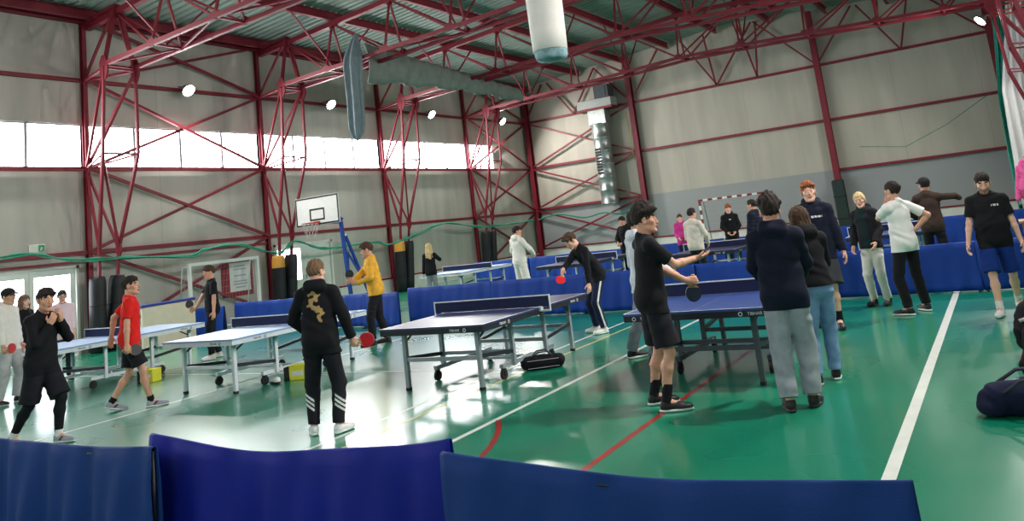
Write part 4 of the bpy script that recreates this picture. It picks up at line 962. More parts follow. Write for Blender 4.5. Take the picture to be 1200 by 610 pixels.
# ------------------------------------------------------------------ things on the walls
r = empty('exit_sign', (XL+.03, 10.6, 2.70), 0, 'small green and white exit sign on the windowed wall above the white door', 'sign')
g = MB(); g.box((-.025, -.19, -.10), (.02, .19, .10), 0, .006); g.build('casing', mat('sign_white', (206, 214, 206), .5), r)
g = MB(); g.box((.021, .02, -.08), (.023, .17, .08), 0); ap = g.build('green_panel', mat('sign_green', (40, 150, 96), .5), r)
g = MB(); g.tube([(.025, .095, .045), (.025, .095, .046)], .016, 8)
for a, b in (((.025, .095, .03), (.025, .085, -.015)), ((.025, .085, -.015), (.025, .055, -.06)), ((.025, .085, -.015), (.025, .125, -.05)), ((.025, .095, .02), (.025, .06, .0)), ((.025, .095, .02), (.025, .135, .0))): g.bar(a, b, .014, .003, 0, (1, 0, 0))
g.build('running_figure', WHITE_TRIM, r)
r = empty('notice_board', (XL+.04, 16.5, 1.35), 0, 'dark red notice board with a white poster on the windowed wall behind the white goal', 'notice board')
g = MB(); g.box((-.035, -.58, -.56), (.0, .58, .56), 0, .01); g.build('board', mat('board_red', (140, 40, 52), .6, var=.1), r)
g = MB(); g.box((.001, -.30, -.42), (.008, .47, .44)); p = g.build('poster', mat('poster_paper', (226, 226, 224), .7), r)
g = MB(); rs = random.Random(3)
for k, z in enumerate((.33, .24, .05, -.12, -.20, -.30)):
    w = rs.uniform(.18, .3); g.box((.009, .085-w, z-.018), (.0095, .085+w, z+.018))
g.build('poster_lines', mat('faint_print', (170, 172, 178), .7), p)
# floodlights on the rail over the windows
LAMP = emit('lamp_lens', (255, 253, 246), 60.)
LAMPC = mat('lamp_housing', (120, 124, 126), .4, metal=.4)
def floodlight(x, y, z, rz, label, power):
    r = empty('floodlight', (x, y, z), rz, label, 'lamp', 'hall floodlights')
    g = MB(); P = [[(rr*math.cos(2*PI*k/20), d, rr*math.sin(2*PI*k/20)) for k in range(20)] for rr, d in ((.0, .16), (.07, .16), (.09, .10), (.17, -.02), (.19, -.06), (.19, -.08))]; g.grid(P, 0, True, True); b = g.build('housing', LAMPC, r); b.rotation_euler.x = .7
    g = MB(); g.tube([(0, -.078, 0), (0, -.07, 0)], .175, 20); l = g.build('lens', LAMP, r); l.rotation_euler.x = .7
    g = MB(); g.bar((-.2, .02, 0), (-.2, .14, .10), .02); g.bar((.2, .02, 0), (.2, .14, .10), .02); g.bar((-.2, .14, .10), (.2, .14, .10), .03); g.bar((0, .14, .10), (0, .36, .10), .03); g.build('bracket', LAMPC, r)
    ld = bpy.data.lights.new('floodlight_beam', 'AREA'); ld.shape = 'DISK'; ld.size = .34; ld.energy = power; ld.color = (1, .97, .9); ld.spread = math.radians(160)
    lo = bpy.data.objects.new('lamp_light', ld); C.objects.link(lo); lo.parent = r; lo.location = (0, -.10, -.06); lo.rotation_euler = (-(PI/2)+.7, 0, 0)
    return r
for y, t in ((8.7, 'out past the door'), (14.75, 'above the first windows in view'), (20.6, 'left of the hanging grey curtain end'), (26.5, 'over the third braced bay'), (32.1, 'smallest, near the far corner')):
    floodlight(XL+.48, y, 6.97, math.radians(90), 'round floodlight on the windowed wall, %s' % t, LAMP_W)
for y in (8.7, 14.75, 20.6, 29.6):
    r = floodlight(.38 if y > 25 else .75, y, 6.66, math.radians(-65), 'glowing floodlight on a red arm at the near long wall%s' % (' by the teal net' if y > 25 else ', %.0f metres along' % y), LAMP_W)
    g = MB()
    for dz, a in ((.12, 0.), (-.1, .35)): g.bar((.6 if y > 25 else .98, y+.25, 6.76+dz*.4), (XR-.1, y+.25, 6.82+dz), .05)
    r2 = tag(g.build('lamp_arm', mat('orange_red_steel', (186, 72, 50), .45)), 'orange-red double arm holding a floodlight off the near wall%s' % (' by the teal net' if y > 25 else ', %.0f metres along' % y), 'bracket', 'lamp arms')

# air heater with its round duct on the end wall
r = empty('air_heater', (-15.75, YB-.62, 0), 0, 'pale air heater box with a galvanised round duct hanging down the end wall', 'heater')
g = MB(); g.box((-.95, -.35, 7.0), (.85, .4, 7.42), 0, .02); g.build('heater_box', mat('heater_grey', (156, 160, 158), .5, var=.08), r)
g = MB(); g.box((-.97, -.37, 6.9), (.87, .4, 7.0), 0); g.build('red_shelf', RED, r)
g = MB(); g.box((.0, -.3, 7.42), (.75, .35, 8.05), 0, .02); g.box((.15, -.32, 7.5), (.6, -.29, 7.95)); g.build('fan_unit', DARK_STEEL, r)
g = MB(); g.box((-.45, -.33, 6.2), (.45, .3, 6.9), 0, .02); g.build('hopper', GALV, r)
g = MB(); pts = [(-.02, 0, 6.25)]; rr = [.43]
z = 6.2
while z > 2.42: pts += [(-.02, 0, z), (-.02, 0, z-.02), (-.02, 0, z-.04)]; rr += [.42, .435, .42]; z -= .62
pts += [(-.02, 0, 2.4)]; rr += [.42]; g.tube(pts, rr, 24); g.build('round_duct', GALV, r)
g = MB()
for k in range(9): g.box((-.26, -.44, 3.85+k*.14), (.02, -.36, 3.94+k*.14))
g.build('louvre_slots', mat('slot_black', (16, 18, 18), .6), r)
g = MB(); g.tube([(1.25, .3, 6.6), (1.35, .32, 4.3)], .025, 8); g.build('yellow_pipe', mat('pipe_yellow', (176, 160, 70), .5), r)

# white fabric tube hanging from the roof
r = empty('fabric_duct', (-6.25, 12.0, 0), 0, 'thick white fabric tube hanging from the roof trusses', 'duct')
g = MB(); P = []
for z, k in [(9.36, 1.04), (8.6, 1.03), (7.6, 1.03), (6.8, 1.02), (6.2, 1.0), (5.6, .99), (5.1, .97), (4.75, .95)]: P.append([(.32*k*math.cos(2*PI*i/28)*(1+.012*math.sin(5*i+z*3)), .32*k*math.sin(2*PI*i/28), z) for i in range(28)])
g.grid(P, 0, True, True); t = g.build('tube', mat('tube_fabric', (218, 214, 208), .75, var=.05, scale=4), r); sm = t.modifiers.new('thickness', 'SOLIDIFY'); sm.thickness = .01
g = MB(); P = [[(.315*k*math.cos(2*PI*i/28)*(1+.05*math.sin(7*i)), .315*k*math.sin(2*PI*i/28), z) for i in range(28)] for z, k in ((4.78, .93), (4.66, .90), (4.60, .84), (4.60, .3), (4.63, .0))]; g.grid(P, 0, True, True); g.build('gathered_end', mat('end_cloth', (120, 150, 156), .8, var=.4, scale=9), r)

# grey dividing curtain: bunched end hanging down, the rest gathered in swags under the roof
CURT = mat('curtain_grey_blue', (110, 124, 130), .8, var=.12, scale=5, bump=.2, bscale=40)
r = empty('divider_curtain', (-15.55, 17.25, 0), 0, 'grey-blue dividing curtain, its bunched end hanging from the third truss', 'curtain')
g = MB(); P = []
for z, w, dx in [(8.0, .05, .22), (7.75, .15, .14), (7.4, .27, .05), (7.1, .30, .0), (6.6, .27, -.02), (6.1, .26, -.02), (5.6, .26, -.03), (5.25, .25, -.05), (5.05, .20, -.06), (4.92, .10, -.07), (4.84, .02, -.07)]:
    P.append([(dx+w*math.cos(2*PI*i/40)*(1+.10*math.sin(5*2*PI*i/40)), .6*w*math.sin(2*PI*i/40)*(1+.55*math.sin(5*2*PI*i/40+1)), z) for i in range(40)])
g.grid(P, 0, True, True); g.build('hanging_end', CURT, r)
g = MB(); P = []
for k in range(91):
    y = .55+9.0*k/90; t = k/90; zt = 7.80-.62*t; zb = 6.62+.12*math.sin(t*PI)+.10*t-.05*math.sin(k*.35); x0 = .0
    P.append([(x0+.035*math.sin(k*1.1+j*.5)+.10*math.sin(PI*j/6), y, zt+(zb-zt)*j/6) for j in range(7)])
g.grid(P, 0, True); s_ = g.build('gathered_swag', mat('curtain_swag_grey', (108, 118, 112), .8, var=.15, scale=4), r); so = s_.modifiers.new('thickness', 'SOLIDIFY'); so.thickness = .06
# green safety net bunched into a rope along the walls
NETG = mat('net_green', (44, 128, 104), .8, var=.2, scale=30)
rope = [(9.0, 2.5), (9.98, 2.56), (10.87, 2.34), (12.17, 2.27), (14.16, 2.13), (14.72, 2.26), (15.91, 2.31), (16.9, 2.02), (17.51, 1.95), (18.07, 2.25), (19.0, 1.98), (19.93, 1.9), (21.88, 1.94), (22.55, 1.78), (24.0, 2.0), (26.05, 2.36), (28.46, 2.1), (31.25, 2.06), (33.21, 2.12)]
def spline(pts, n=8):
    out = []; P = [np.array(p, float) for p in pts]; P = [P[0]]+P+[P[-1]]
    for i in range(1, len(P)-2):
        for k in range(n):
            t = k/n; a, b, c, d = P[i-1:i+3]; out.append(.5*((2*b)+(-a+c)*t+(2*a-5*b+4*c-d)*t*t+(-a+3*b-3*c+d)*t**3))
    return out+[P[-2]]
g = MB(); pts = spline([(XL+.9, y, z) for y, z in rope]); rr = [.035+.012*math.sin(i*1.3) for i in range(len(pts))]; g.tube(pts, rr, 7); g.tube([p+np.array([.05, .0, -.03-.03*math.sin(i*.4)]) for i, p in enumerate(pts)], .018, 6)
tag(g.build('safety_net', NETG), 'green safety net bunched into a rope swagged along the windowed wall', 'net')
g = MB(); pts = spline([(XL+.6, 34.2, 2.1), (-18.6, 34.3, 2.25), (-17.2, 34.3, 1.95), (-16.2, 34.3, 2.05), (-15.2, 34.3, 1.9), (-14.4, 34.3, 2.2)]); g.tube(pts, .035, 7)
tag(g.build('safety_net', NETG), 'green safety net rope across the end wall beside the round duct', 'net')
r = empty('hanging_net', (0, 33.4, 0), 0, 'teal net gathered into a curtain in the corner by the end wall', 'net')
g = MB(); P = []
for z, x, w in ((9.0, 1.2, .55), (7.8, 1.08, .5), (6.0, .82, .38), (4.2, .50, .2), (3.4, .45, .13), (2.4, .40, .11), (1.2, .36, .11), (.3, .36, .12)): P.append([(x-w/2+w*i/30, .10*math.sin(i*1.9)+.05*math.sin(i*.8+z), z) for i in range(31)])
g.grid(P, 0, True); o = g.build('net_curtain', mat('net_teal', (78, 206, 190), .7, var=.2, scale=8), r); so = o.modifiers.new('thickness', 'SOLIDIFY'); so.thickness = .01
g = MB(); g.tube([(-4.5, .3, 3.35), (-2.9, .3, 3.1), (-1.4, .3, 3.7), (.2, .25, 4.6)], .012, 5); g.build('edge_cord', NETG, r)
# white sheet hung behind the lattice legs of the near wall
r = empty('white_sheet', (0, 31., 0), 0, 'tall white sheet hung beside the teal net', 'sheet')
g = MB(); P = []
for z, x in ((8.72, 1.32), (7.6, 1.24), (6.6, 1.05), (5.4, .75), (4.4, .53), (3.2, .47), (2., .42), (1.2, .36), (.6, .31)): P.append([(x+(2.05-x)*i/36, .07*math.sin(i*1.1+z*.6)-.4*i/36, z) for i in range(37)])
g.grid(P, 0, True); o = g.build('cloth', mat('sheet_white', (222, 220, 220), .7, var=.03), r); so = o.modifiers.new('thickness', 'SOLIDIFY'); so.thickness = .008

# ------------------------------------------------------------------ the players and onlookers
_person = person
def person(label, xy, face, H, pose, *a, **k):
    """pose keys ending in w are world points and are brought into the person's own frame first"""
    s = H/1.78; ang = math.atan2(-face[0], face[1]); c, n = math.cos(ang), math.sin(ang); out = {}
    for key, v in pose.items():
        if key.endswith('Hw'): d = np.array(v, float)-[xy[0], xy[1], 0]; out[key[:-1]] = tuple(np.array([c*d[0]+n*d[1], -n*d[0]+c*d[1], d[2]])/s)
        elif key.endswith('Fw'): d = np.array(v[:2], float)-[xy[0], xy[1]]; out[key[:-1]] = ((c*d[0]+n*d[1])/s, (-n*d[0]+c*d[1])/s, *v[2:])
        elif key.endswith('Dw') or key.endswith('Nw'): d = np.array(v, float); out[key[:-1]] = (c*d[0]+n*d[1], -n*d[0]+c*d[1], d[2])
        else: out[key] = v
    out.setdefault('pel', (0, 0, .95))
    return _person(label, xy, face, H, out, *a, **k)
BLK = cloth('black', (24, 24, 28)); BLK2 = cloth('charcoal_black', (30, 30, 36)); NAVY = cloth('dark_navy', (24, 28, 44)); REDT = cloth('red_shirt', (214, 36, 34)); YEL = cloth('mustard_yellow', (226, 168, 62))
WHT = cloth('white', (232, 230, 228), var=.04); OFFW = cloth('off_white', (226, 222, 214), var=.05); CREAM = cloth('cream_beige', (206, 196, 184)); LGREY = cloth('light_grey', (176, 176, 178)); GREYJ = cloth('grey_jogger', (150, 156, 162)); PALEG = cloth('pale_grey', (208, 204, 198), var=.05)
JEANB = cloth('denim_blue', (122, 152, 190), var=.18); JEANG = cloth('denim_grey', (132, 138, 146), var=.16); PINKT = cloth('pale_pink', (222, 196, 200), var=.05); MAG = cloth('magenta', (196, 60, 140)); BROWN = cloth('dark_brown', (66, 52, 46)); SHBLUE = cloth('royal_blue', (20, 48, 118)); DGREY = cloth('dark_grey', (58, 60, 64)); NAVYP = cloth('navy_track', (30, 36, 64)); GOLD = cloth('gold_print', (176, 146, 96)); WPRINT = cloth('white_print', (216, 216, 214)); YPRINT = cloth('yellow_print', (232, 200, 60)); TEALD = cloth('dark_teal', (24, 44, 46))
SH_W = mat('shoe_white', (226, 226, 226), .5); SH_B = mat('shoe_black', (26, 26, 28), .55); SO_W = mat('sole_white', (216, 216, 212), .55); SO_B = mat('sole_black', (30, 30, 32), .6); SH_G = mat('shoe_grey', (150, 154, 162), .6); SH_N = mat('shoe_stripe_navy', (40, 46, 66), .5)
SOCKW = cloth('sock_white', (220, 220, 218)); SOCKB = cloth('sock_black', (26, 26, 30)); CAPD = cloth('cap_dark', (40, 38, 38)); BEARD = mat('stubble', (150, 112, 92), .7)
TOKEN = 0
def loc_on(r, V, F):
    c = (V[F].mean(1)-r.Ch)@r.Rc; return c[:, 0], c[:, 1], c[:, 2]
def pr_dragon(r, V, F):
    x, y, z = loc_on(r, V, F); m = np.zeros(len(F), int); d = np.full(len(F), 9.)
    path = [(-.055, .125), (-.01, .135), (.035, .105), (.01, .075), (-.045, .055), (-.06, .015), (-.02, -.01), (.03, -.03), (.06, -.075), (.035, -.125), (.06, -.16)]; wid = [.012, .022, .018, .024, .022, .020, .026, .026, .022, .018, .008]
    for (a, b, w0, w1) in zip(path, path[1:], wid, wid[1:]):
        dx, dz = b[0]-a[0], b[1]-a[1]; t = np.clip(((x-a[0])*dx+(z-a[1])*dz)/(dx*dx+dz*dz), 0, 1); d = np.minimum(d, np.hypot(x-a[0]-t*dx, z-a[1]-t*dz)-(w0+(w1-w0)*t))
    m[(d+.008*np.sin(90*x+40*z)+.006*np.sin(120*z-50*x) < 0) & (y < -.06)] = 1
    return m, [GOLD]
def pr_chest_word(mt, z0, w, x0=0., hgt=.011, front=True):
    def fn(r, V, F):
        x, y, z = loc_on(r, V, F); m = np.zeros(len(F), int); gap = np.sin((x-x0)*150+1.) > -.75
        m[(np.abs(x-x0) < w) & (np.abs(z-z0) < hgt) & gap & ((y > .05) if front else (y < -.05))] = 1
        return m, [mt]
    return fn
def pr_red(r, V, F):
    x, y, z = loc_on(r, V, F); m = np.zeros(len(F), int); arc = .115-.9*x*x
    m[(y < -.04) & (np.abs(z-arc) < .014) & (np.abs(x) < .10) & (np.sin(x*160) > -.7)] = 1
    m[(y < -.04) & (np.abs(z-arc+.035) < .009) & (np.abs(x) < .06)] = 1
    return m, [YPRINT]
def pr_stripes(r, V, F):
    c = V[F].mean(1); m = np.zeros(len(F), int)
    for sd, sg in (('L', -1), ('R', 1)):
        hp, k, an = r.leg[sd][:3]; u = (c-k)@nrm(an-k); near = np.hypot(c[:, 0]-(k[0]+(an[0]-k[0])*.5), c[:, 1]-(k[1]+(an[1]-k[1])*.5)) < .14
        v = u-.11+(c[:, 0]-k[0])*sg*-.55*1.; v = u-.13-(c[:, 0]-k[0])*.75
        m[near & (v > 0) & (v < .125) & (np.mod(v, .046) < .026) & (u > .02) & ((c[:, 0]-k[0])*sg > -.03)] = 1
    return m, [WPRINT]
def pr_side(r, V, F):
    c = V[F].mean(1); m = np.zeros(len(F), int)
    for sd, sg in (('L', -1), ('R', 1)):
        hp, k, an = r.leg[sd][:3]
        for a, b in ((hp, k), (k, an)):
            d = b-a; t = np.clip((c-a)@d/(d@d), 0, 1); q = c-(a+t[:, None]*d); m[(np.abs(q[:, 1]) < .014) & (q[:, 0]*sg > .035) & ((c-a)@d > 0) & ((c-a)@d < d@d)] = 1
    return m, [WPRINT]
def pr_streak(r, V, F):
    x, y, z = loc_on(r, V, F); m = np.zeros(len(F), int); m[(np.sin(x*95+1.5*np.sin(z*14)) > .35)] = 1; return m, [LGREY]
def pr_zip(r, V, F):
    x, y, z = loc_on(r, V, F); m = np.zeros(len(F), int); m[(np.abs(x) < .055) & (y > .02)] = 1; return m, [TEALD]
T = lambda m, **k: dict(dict(mat=m, sleeve=.74, fit=.016, sfit=.015, hem=-.12, name='t_shirt'), **k)
HD = lambda m, **k: dict(dict(mat=m, sleeve=2., fit=.030, sfit=.024, hem=-.13, hood=True, name='hoodie', wr=.005), **k)
SW = lambda m, **k: dict(dict(mat=m, sleeve=2., fit=.022, sfit=.017, hem=-.10, name='sweater', wr=.004), **k)
TR = lambda m, **k: dict(dict(kind='trousers', mat=m, fit=.016, knee=.056, ankle=.05), **k)
SHT = lambda m, **k: dict(dict(kind='shorts', mat=m, fit=.02, len=.82), **k)
G_ON = None

# left side
P = person('person in pale grey hoodie, dark cap and grey sweatpants holding a red bat', (-14.05, 6.86), (.86, .51), 1.80, dict(LF=(-.13, .10, 8), RF=(.14, -.06, -14), RH=(.27, .10, .90), RC=75, head=(-8, 4, 0)), HD(OFFW), TR(LGREY, fit=.03, ankle=.066, cuff=True), (SH_B, SO_W), ('short', 'dark', CAPD), res=.010, seed=11)
bat_in_hand('red bat held by the person in the pale grey hoodie', P, 'R', front=RUB_RED, back=RUB_RED)
person('girl with long light brown hair in black, behind the pale grey hoodie', (-15.36, 7.78), (.95, .3), 1.66, dict(RH=(.22, .14, .92), head=(-5, 2, 0)), SW(BLK), TR(BLK2, fit=.010, knee=.05, ankle=.042), (SH_B, SO_W), ('long', 'light'), skin=SKIN_PALE, res=.010, female=True, w=.9, seed=12)
person('person with glasses in pale pink shirt behind the table by the white door', (-15.42, 8.5), (.9, -.45), 1.66, dict(LH=(-.2, -.02, .86), RH=(.2, -.02, .86), head=(6, 6, 0)), dict(mat=PINKT, sleeve=1.6, fit=.026, sfit=.024, hem=-.13, cuff=False, name='shirt'), TR(DGREY), (SH_B, SO_W), ('bun', 'dark'), skin=SKIN_PALE, res=.010, female=True, w=.95, glasses=True, seed=13)
person('player all in black behind the foreground barrier, hands at chin, shorts over leggings', (-9.85, 5.14), (.97, .24), 1.77, dict(pel=(0, .04, .95), lean=7, LF=(-.08, .22, 4), RF=(.09, -.30, -6, .04, 22), RH=(.05, .24, 1.34), LH=(-.08, .26, 1.37), RE=(.5, .1, -1), LE=(-.5, .1, -1), RD=(-.25, .35, .9), RN=(-.5, -.8, 0), LD=(.25, .25, .9), LN=(.5, -.8, 0), RC=45, LC=45, head=(-14, 2, 0)), SW(BLK, hem=-.13, fit=.022), SHT(BLK2, fit=.024, len=.94, leggings=BLK), (SH_G, SO_W, SH_N), ('fringe', 'dark'), socks=(SOCKW, .16), res=.0075, seed=14)
P = person('player in a bright red shirt and black shorts walking between the two pale tables', (-10.53, 6.71), (.58, .81), 1.78, dict(pel=(0, 0, .95), lean=3, LF=(-.10, -.25, 6, .03, 16), RF=(.11, .27, -8), LH=(-.26, -.24, .98), RH=(.28, -.02, .88), LE=(-.3, -1, .2), RC=65, RN=(-.9, -.45, 0), head=(-18, -4, 0)), T(REDT, print=pr_red), SHT(BLK2, len=.80), (SH_G, SO_W, SH_N), ('short', 'dark'), socks=(SOCKB, .16), res=.0075, seed=15)
bat_in_hand('black bat held low by the player in the red shirt', P, 'R', front=RUB_BLK, back=RUB_BLK)
P = person('dark-haired player in black T-shirt and black trousers by the cream padded board', (-13.64, 10.45), (-.45, -.90), 1.78, dict(RH=(.14, .30, .98), RE=(.5, -1, -.3), RC=75, RD=(-.1, .95, -.25), RN=(-1, 0, 0), LH=(-.27, .03, .86), LF=(-.12, .1, 10), RF=(.12, -.08, -12), head=(8, 4, 0)), T(BLK), TR(BLK2), (SH_W, SO_W), ('fringe', 'brown'), res=.009, seed=16)
bat_in_hand('black bat held forward by the player near the cream board', P, 'R', front=RUB_BLK, back=RUB_BLK)
P = person('boy seen from behind in black hoodie with gold print and striped track pants', (-6.15, 5.98), (-.50, .87), 1.70, dict(LF=(-.15, .03, 22), RF=(.15, -.02, -30), RH=(.31, .10, .93), RE=(.8, -1, 0), RD=(.25, .12, -.95), RN=(.05, 1, .1), RC=72, LH=(-.20, .22, 1.02), LE=(-1, -.6, 0), head=(-22, 0, 0)), HD(BLK, print=pr_dragon, hem=-.15), TR(BLK2, fit=.024, ankle=.046, cuff=True, print=pr_stripes), (SH_W, SO_W), ('short', 'light'), skin=SKIN_PALE, res=.007, seed=17)
wr, f_, n_, th_ = hand_world(*P, 'R'); paddle('red bat in the right hand of the boy in the gold-print hoodie', wr+f_*.078+n_*.026, th_+np.array([0, 0, -.05]), np.array([.72, -.70, .0]), RUB_RED, RUB_BLK)
P = person('player in mustard yellow sweater and dark trousers holding a black bat', (-10.23, 11.42), (-.80, -.60), 1.86, dict(lean=7, LF=(-.12, .14, 12), RF=(.12, -.10, -14), RHw=(-10.42, 11.05, 1.19), LHw=(-10.32, 11.05, 1.15), RD=(-.15, 1, .1), LD=(.25, 1, 0), RN=(-1, 0, 0), LN=(.9, 0, .5), RC=75, LC=50, RE=(.7, -.6, -1), LE=(-.7, -.6, -1), head=(-4, 6, 0)), SW(YEL, fit=.028), TR(BLK2, fit=.022), (SH_B, SO_B), ('fringe', 'brown'), res=.009, seed=18)
bat_in_hand('black bat held up by the player in yellow', P, 'R', front=RUB_BLK, back=RUB_BLK)
# far left middle
person('blonde long-haired woman seen from behind in a black sweater and grey jeans', (-13.98, 17.95), (-.45, .90), 1.67, dict(RH=(.05, .20, 1.42), RE=(1, -.2, -.6), RD=(-.5, .3, .8), LH=(-.24, .05, .88), head=(-20, 0, 0)), SW(BLK), TR(JEANG, fit=.012, knee=.054, ankle=.05), (SH_W, SO_W), ('long', 'blond'), skin=SKIN_PALE, res=.011, female=True, w=.9, seed=19)
person('person in white hoodie and white trousers, from behind, at a far table', (-10.55, 17.15), (.35, .94), 1.84, dict(pel=(0, 0, .95), LF=(-.18, .02, 14), RF=(.18, -.02, -14), RH=(.20, .30, 1.08), LH=(-.22, .22, 1.02), RE=(1, -.6, 0), LE=(-1, -.6, 0), head=(-25, 0, 0)), HD(OFFW, fit=.036), TR(OFFW, fit=.026, knee=.066, ankle=.062), (SH_W, SO_W), ('short', 'dark'), res=.011, seed=20)
P = person('player in a black long-sleeved top bending over the end of the dark blue table', (-5.86, 11.72), (-.62, -.78), 1.74, dict(pel=(0, -.06, .93), lean=36, LF=(-.15, .02, 8), RF=(.16, .0, -8), RHw=(-6.12, 10.92, .92), RE=(.6, -.8, .2), RDw=(-.25, -.6, -.75), RN=(-.2, -.6, -.8), RC=60, LH=(-.27, .22, .80), LE=(-.4, -1, 0), head=(6, 26, 0)), SW(BLK, fit=.018), TR(NAVYP, fit=.02, print=pr_side), (SH_W, SO_W), ('fringe', 'brown'), skin=SKIN_PALE, res=.008, seed=21)
wr, f_, n_, th_ = hand_world(*P, 'R'); paddle('red bat held low over the table end by the bending player', wr+f_*.078+n_*.026, th_*.3+f_*.9, n_*.4+np.array([.0, 0, 1.]), RUB_RED, RUB_BLK)
person('player in a black jacket standing at the far end of the far dark table', (-9.45, 21.25), (-.25, -.97), 1.76, dict(RH=(.08, .26, 1.06), LH=(-.08, .28, 1.04), RE=(1, -.4, -.5), LE=(-1, -.4, -.5), head=(0, 6, 0)), HD(BLK), TR(BLK2), (SH_B, SO_W), ('fringe', 'dark'), res=.011, seed=22)
# middle
person('person in a streaked grey and white hoodie and grey jeans behind the curly-haired player', (-4.00, 9.42), (.62, .78), 1.83, dict(pel=(0, -.02, .95), LFw=(-4.34, 9.54, 0), RFw=(-3.86, 9.10, -24), LH=(-.2, .2, 1.0), RH=(.2, .25, 1.0), head=(-6, 0, 0)), HD(cloth('pale_blue_grey', (198, 204, 210))), TR(JEANG, fit=.02, ankle=.056), (SH_B, SO_W), ('curly', 'dark'), res=.009, seed=23)
P = person('curly-haired player in black T-shirt, shorts and socks gesturing with an open palm', (-2.99, 7.12), (.78, .62), 1.84, dict(lean=3, LFw=(-3.12, 7.25, -6), RFw=(-2.90, 7.0, -14), RHw=(-2.60, 7.36, 1.30), RE=(.7, -.8, -.7), RD=(-.1, 1, .12), RN=(-.25, 0, 1), RC=20, LHw=(-2.74, 7.42, 1.10), LE=(-.6, -.8, -.4), LD=(.12, 1, -.1), LN=(-1, 0, .1), LC=72, head=(-12, -2, 0)), T(BLK), SHT(BLK2, len=.86, fit=.024), (SH_B, SO_W), ('curly', 'dark'), socks=(SOCKB, .36), res=.0068, seed=24)
bat_in_hand('dark bat held blade down by the curly-haired player', P, 'L', front=RUB_BLK, back=mat('rubber_navy', (40, 44, 66), .5))
person('boy seen from behind in a dark hoodie and loose grey sweatpants beside the blue table', (-1.79, 7.20), (-.22, .97), 1.78, dict(LFw=(-1.87, 7.09, 10), RFw=(-1.70, 7.26, -14), RH=(.14, .30, 1.02), LH=(-.14, .30, 1.02), RE=(1, -.5, -.3), LE=(-1, -.5, -.3), head=(8, 2, 0)), HD(NAVY, fit=.034), TR(GREYJ, fit=.028, knee=.064, ankle=.058, cuff=True), (SH_B, SO_B), ('curly', 'dark'), res=.0068, seed=25)
person('girl with long brown hair in black hoodie and blue jeans, from behind', (-1.76, 8.18), (-.62, .78), 1.66, dict(lean=9, pel=(.02, -.06, .95), LFw=(-1.83, 8.05, -8), RFw=(-1.70, 8.30, -30), RH=(.10, .28, 1.06), LH=(-.10, .30, 1.06), RE=(1, -.6, -.4), LE=(-1, -.6, -.4), head=(14, 8, 0)), HD(BLK, fit=.022, hem=.01), TR(JEANB, fit=.016, knee=.060, ankle=.052), (SH_B, SO_W), ('long', 'brown'), skin=SKIN_PALE, res=.0075, female=True, w=.92, seed=26)
person('tall red-haired boy facing the camera in a dark navy hoodie and dark shorts', (-2.26, 11.35), (.12, -.99), 1.93, dict(LF=(-.10, .12, 8), RF=(.11, -.14, -10), LH=(-.28, .03, .88), RH=(.26, .06, .9), head=(8, -4, 4)), HD(NAVY, print=pr_chest_word(WPRINT, .04, .11)), SHT(DGREY, len=.94, fit=.03), (SH_B, SO_B), ('fringe', 'red'), skin=SKIN_PALE, socks=(SOCKB, .30), res=.0085, seed=27)
person('blonde woman with tied hair in an open dark jacket and pale grey sweatpants', (-1.88, 13.27), (-.25, -.97), 1.70, dict(side=4, LF=(-.10, .0, 6), RF=(.11, .04, -8), RH=(.24, .10, .94), LH=(-.16, .20, .98), head=(10, 2, 6)), HD(BLK2, print=pr_zip, fit=.026, hem=-.06), TR(PALEG, fit=.018, knee=.056, ankle=.046, cuff=True), (SH_B, SO_B), ('pony', 'blond'), skin=SKIN_PALE, socks=(SOCKB, .24), res=.0085, female=True, w=.9, seed=28)
person('person with brown hair bun in white T-shirt, from behind, hand at mouth', (-1.31, 12.25), (-.72, .70), 1.80, dict(lean=-1, side=-3, LFw=(-1.42, 12.12, 30), RFw=(-1.22, 12.48, -10), LH=(.02, .22, 1.50), LE=(-.8, .1, -1), LD=(.35, .0, .9), LN=(.3, -1, 0), LC=40, RH=(.21, -.02, 1.10), RE=(1, -.7, 0), RD=(-.5, .8, -.2), RN=(-1, -.4, 0), RC=45, head=(10, 0, 0)), T(WHT, wr=.006), TR(BLK, fit=.016), (SH_B, SO_W), ('bun', 'dark'), res=.008, female=True, w=1.0, seed=29)
person('person in dark brown top and dark cap, from behind, arm stretched out', (-1.2, 15.95), (-.12, .99), 1.80, dict(RH=(.50, .10, 1.38), RE=(.3, -1, .1), LH=(-.22, .24, 1.10), LE=(-1, -.4, -.3), LF=(-.13, .06, 6), RF=(.15, -.08, -20), head=(25, 0, 0)), SW(BROWN, fit=.03), TR(BLK2), (SH_B, SO_B), ('short', 'dark', CAPD), res=.010, seed=30)
person('bearded man walking forward in black T-shirt, blue shorts and white trainers', (-.23, 11.95), (-.02, -1.), 1.78, dict(pel=(0, 0, .95), RFw=(-.33, 11.72, -8), LFw=(-.11, 12.18, 10, .02, 12), RH=(.30, .08, .88), LH=(-.29, .03, .84), head=(4, 18, 0)), T(BLK, print=pr_chest_word(WPRINT, .055, .04, -.085, .012), fit=.022), SHT(SHBLUE, len=.93, fit=.017), (SH_W, SO_W), ('short', 'dark'), skin=SKIN_PALE, socks=(SOCKW, .22), beard=BEARD, res=.0085, w=1.08, belly=.025, seed=31)
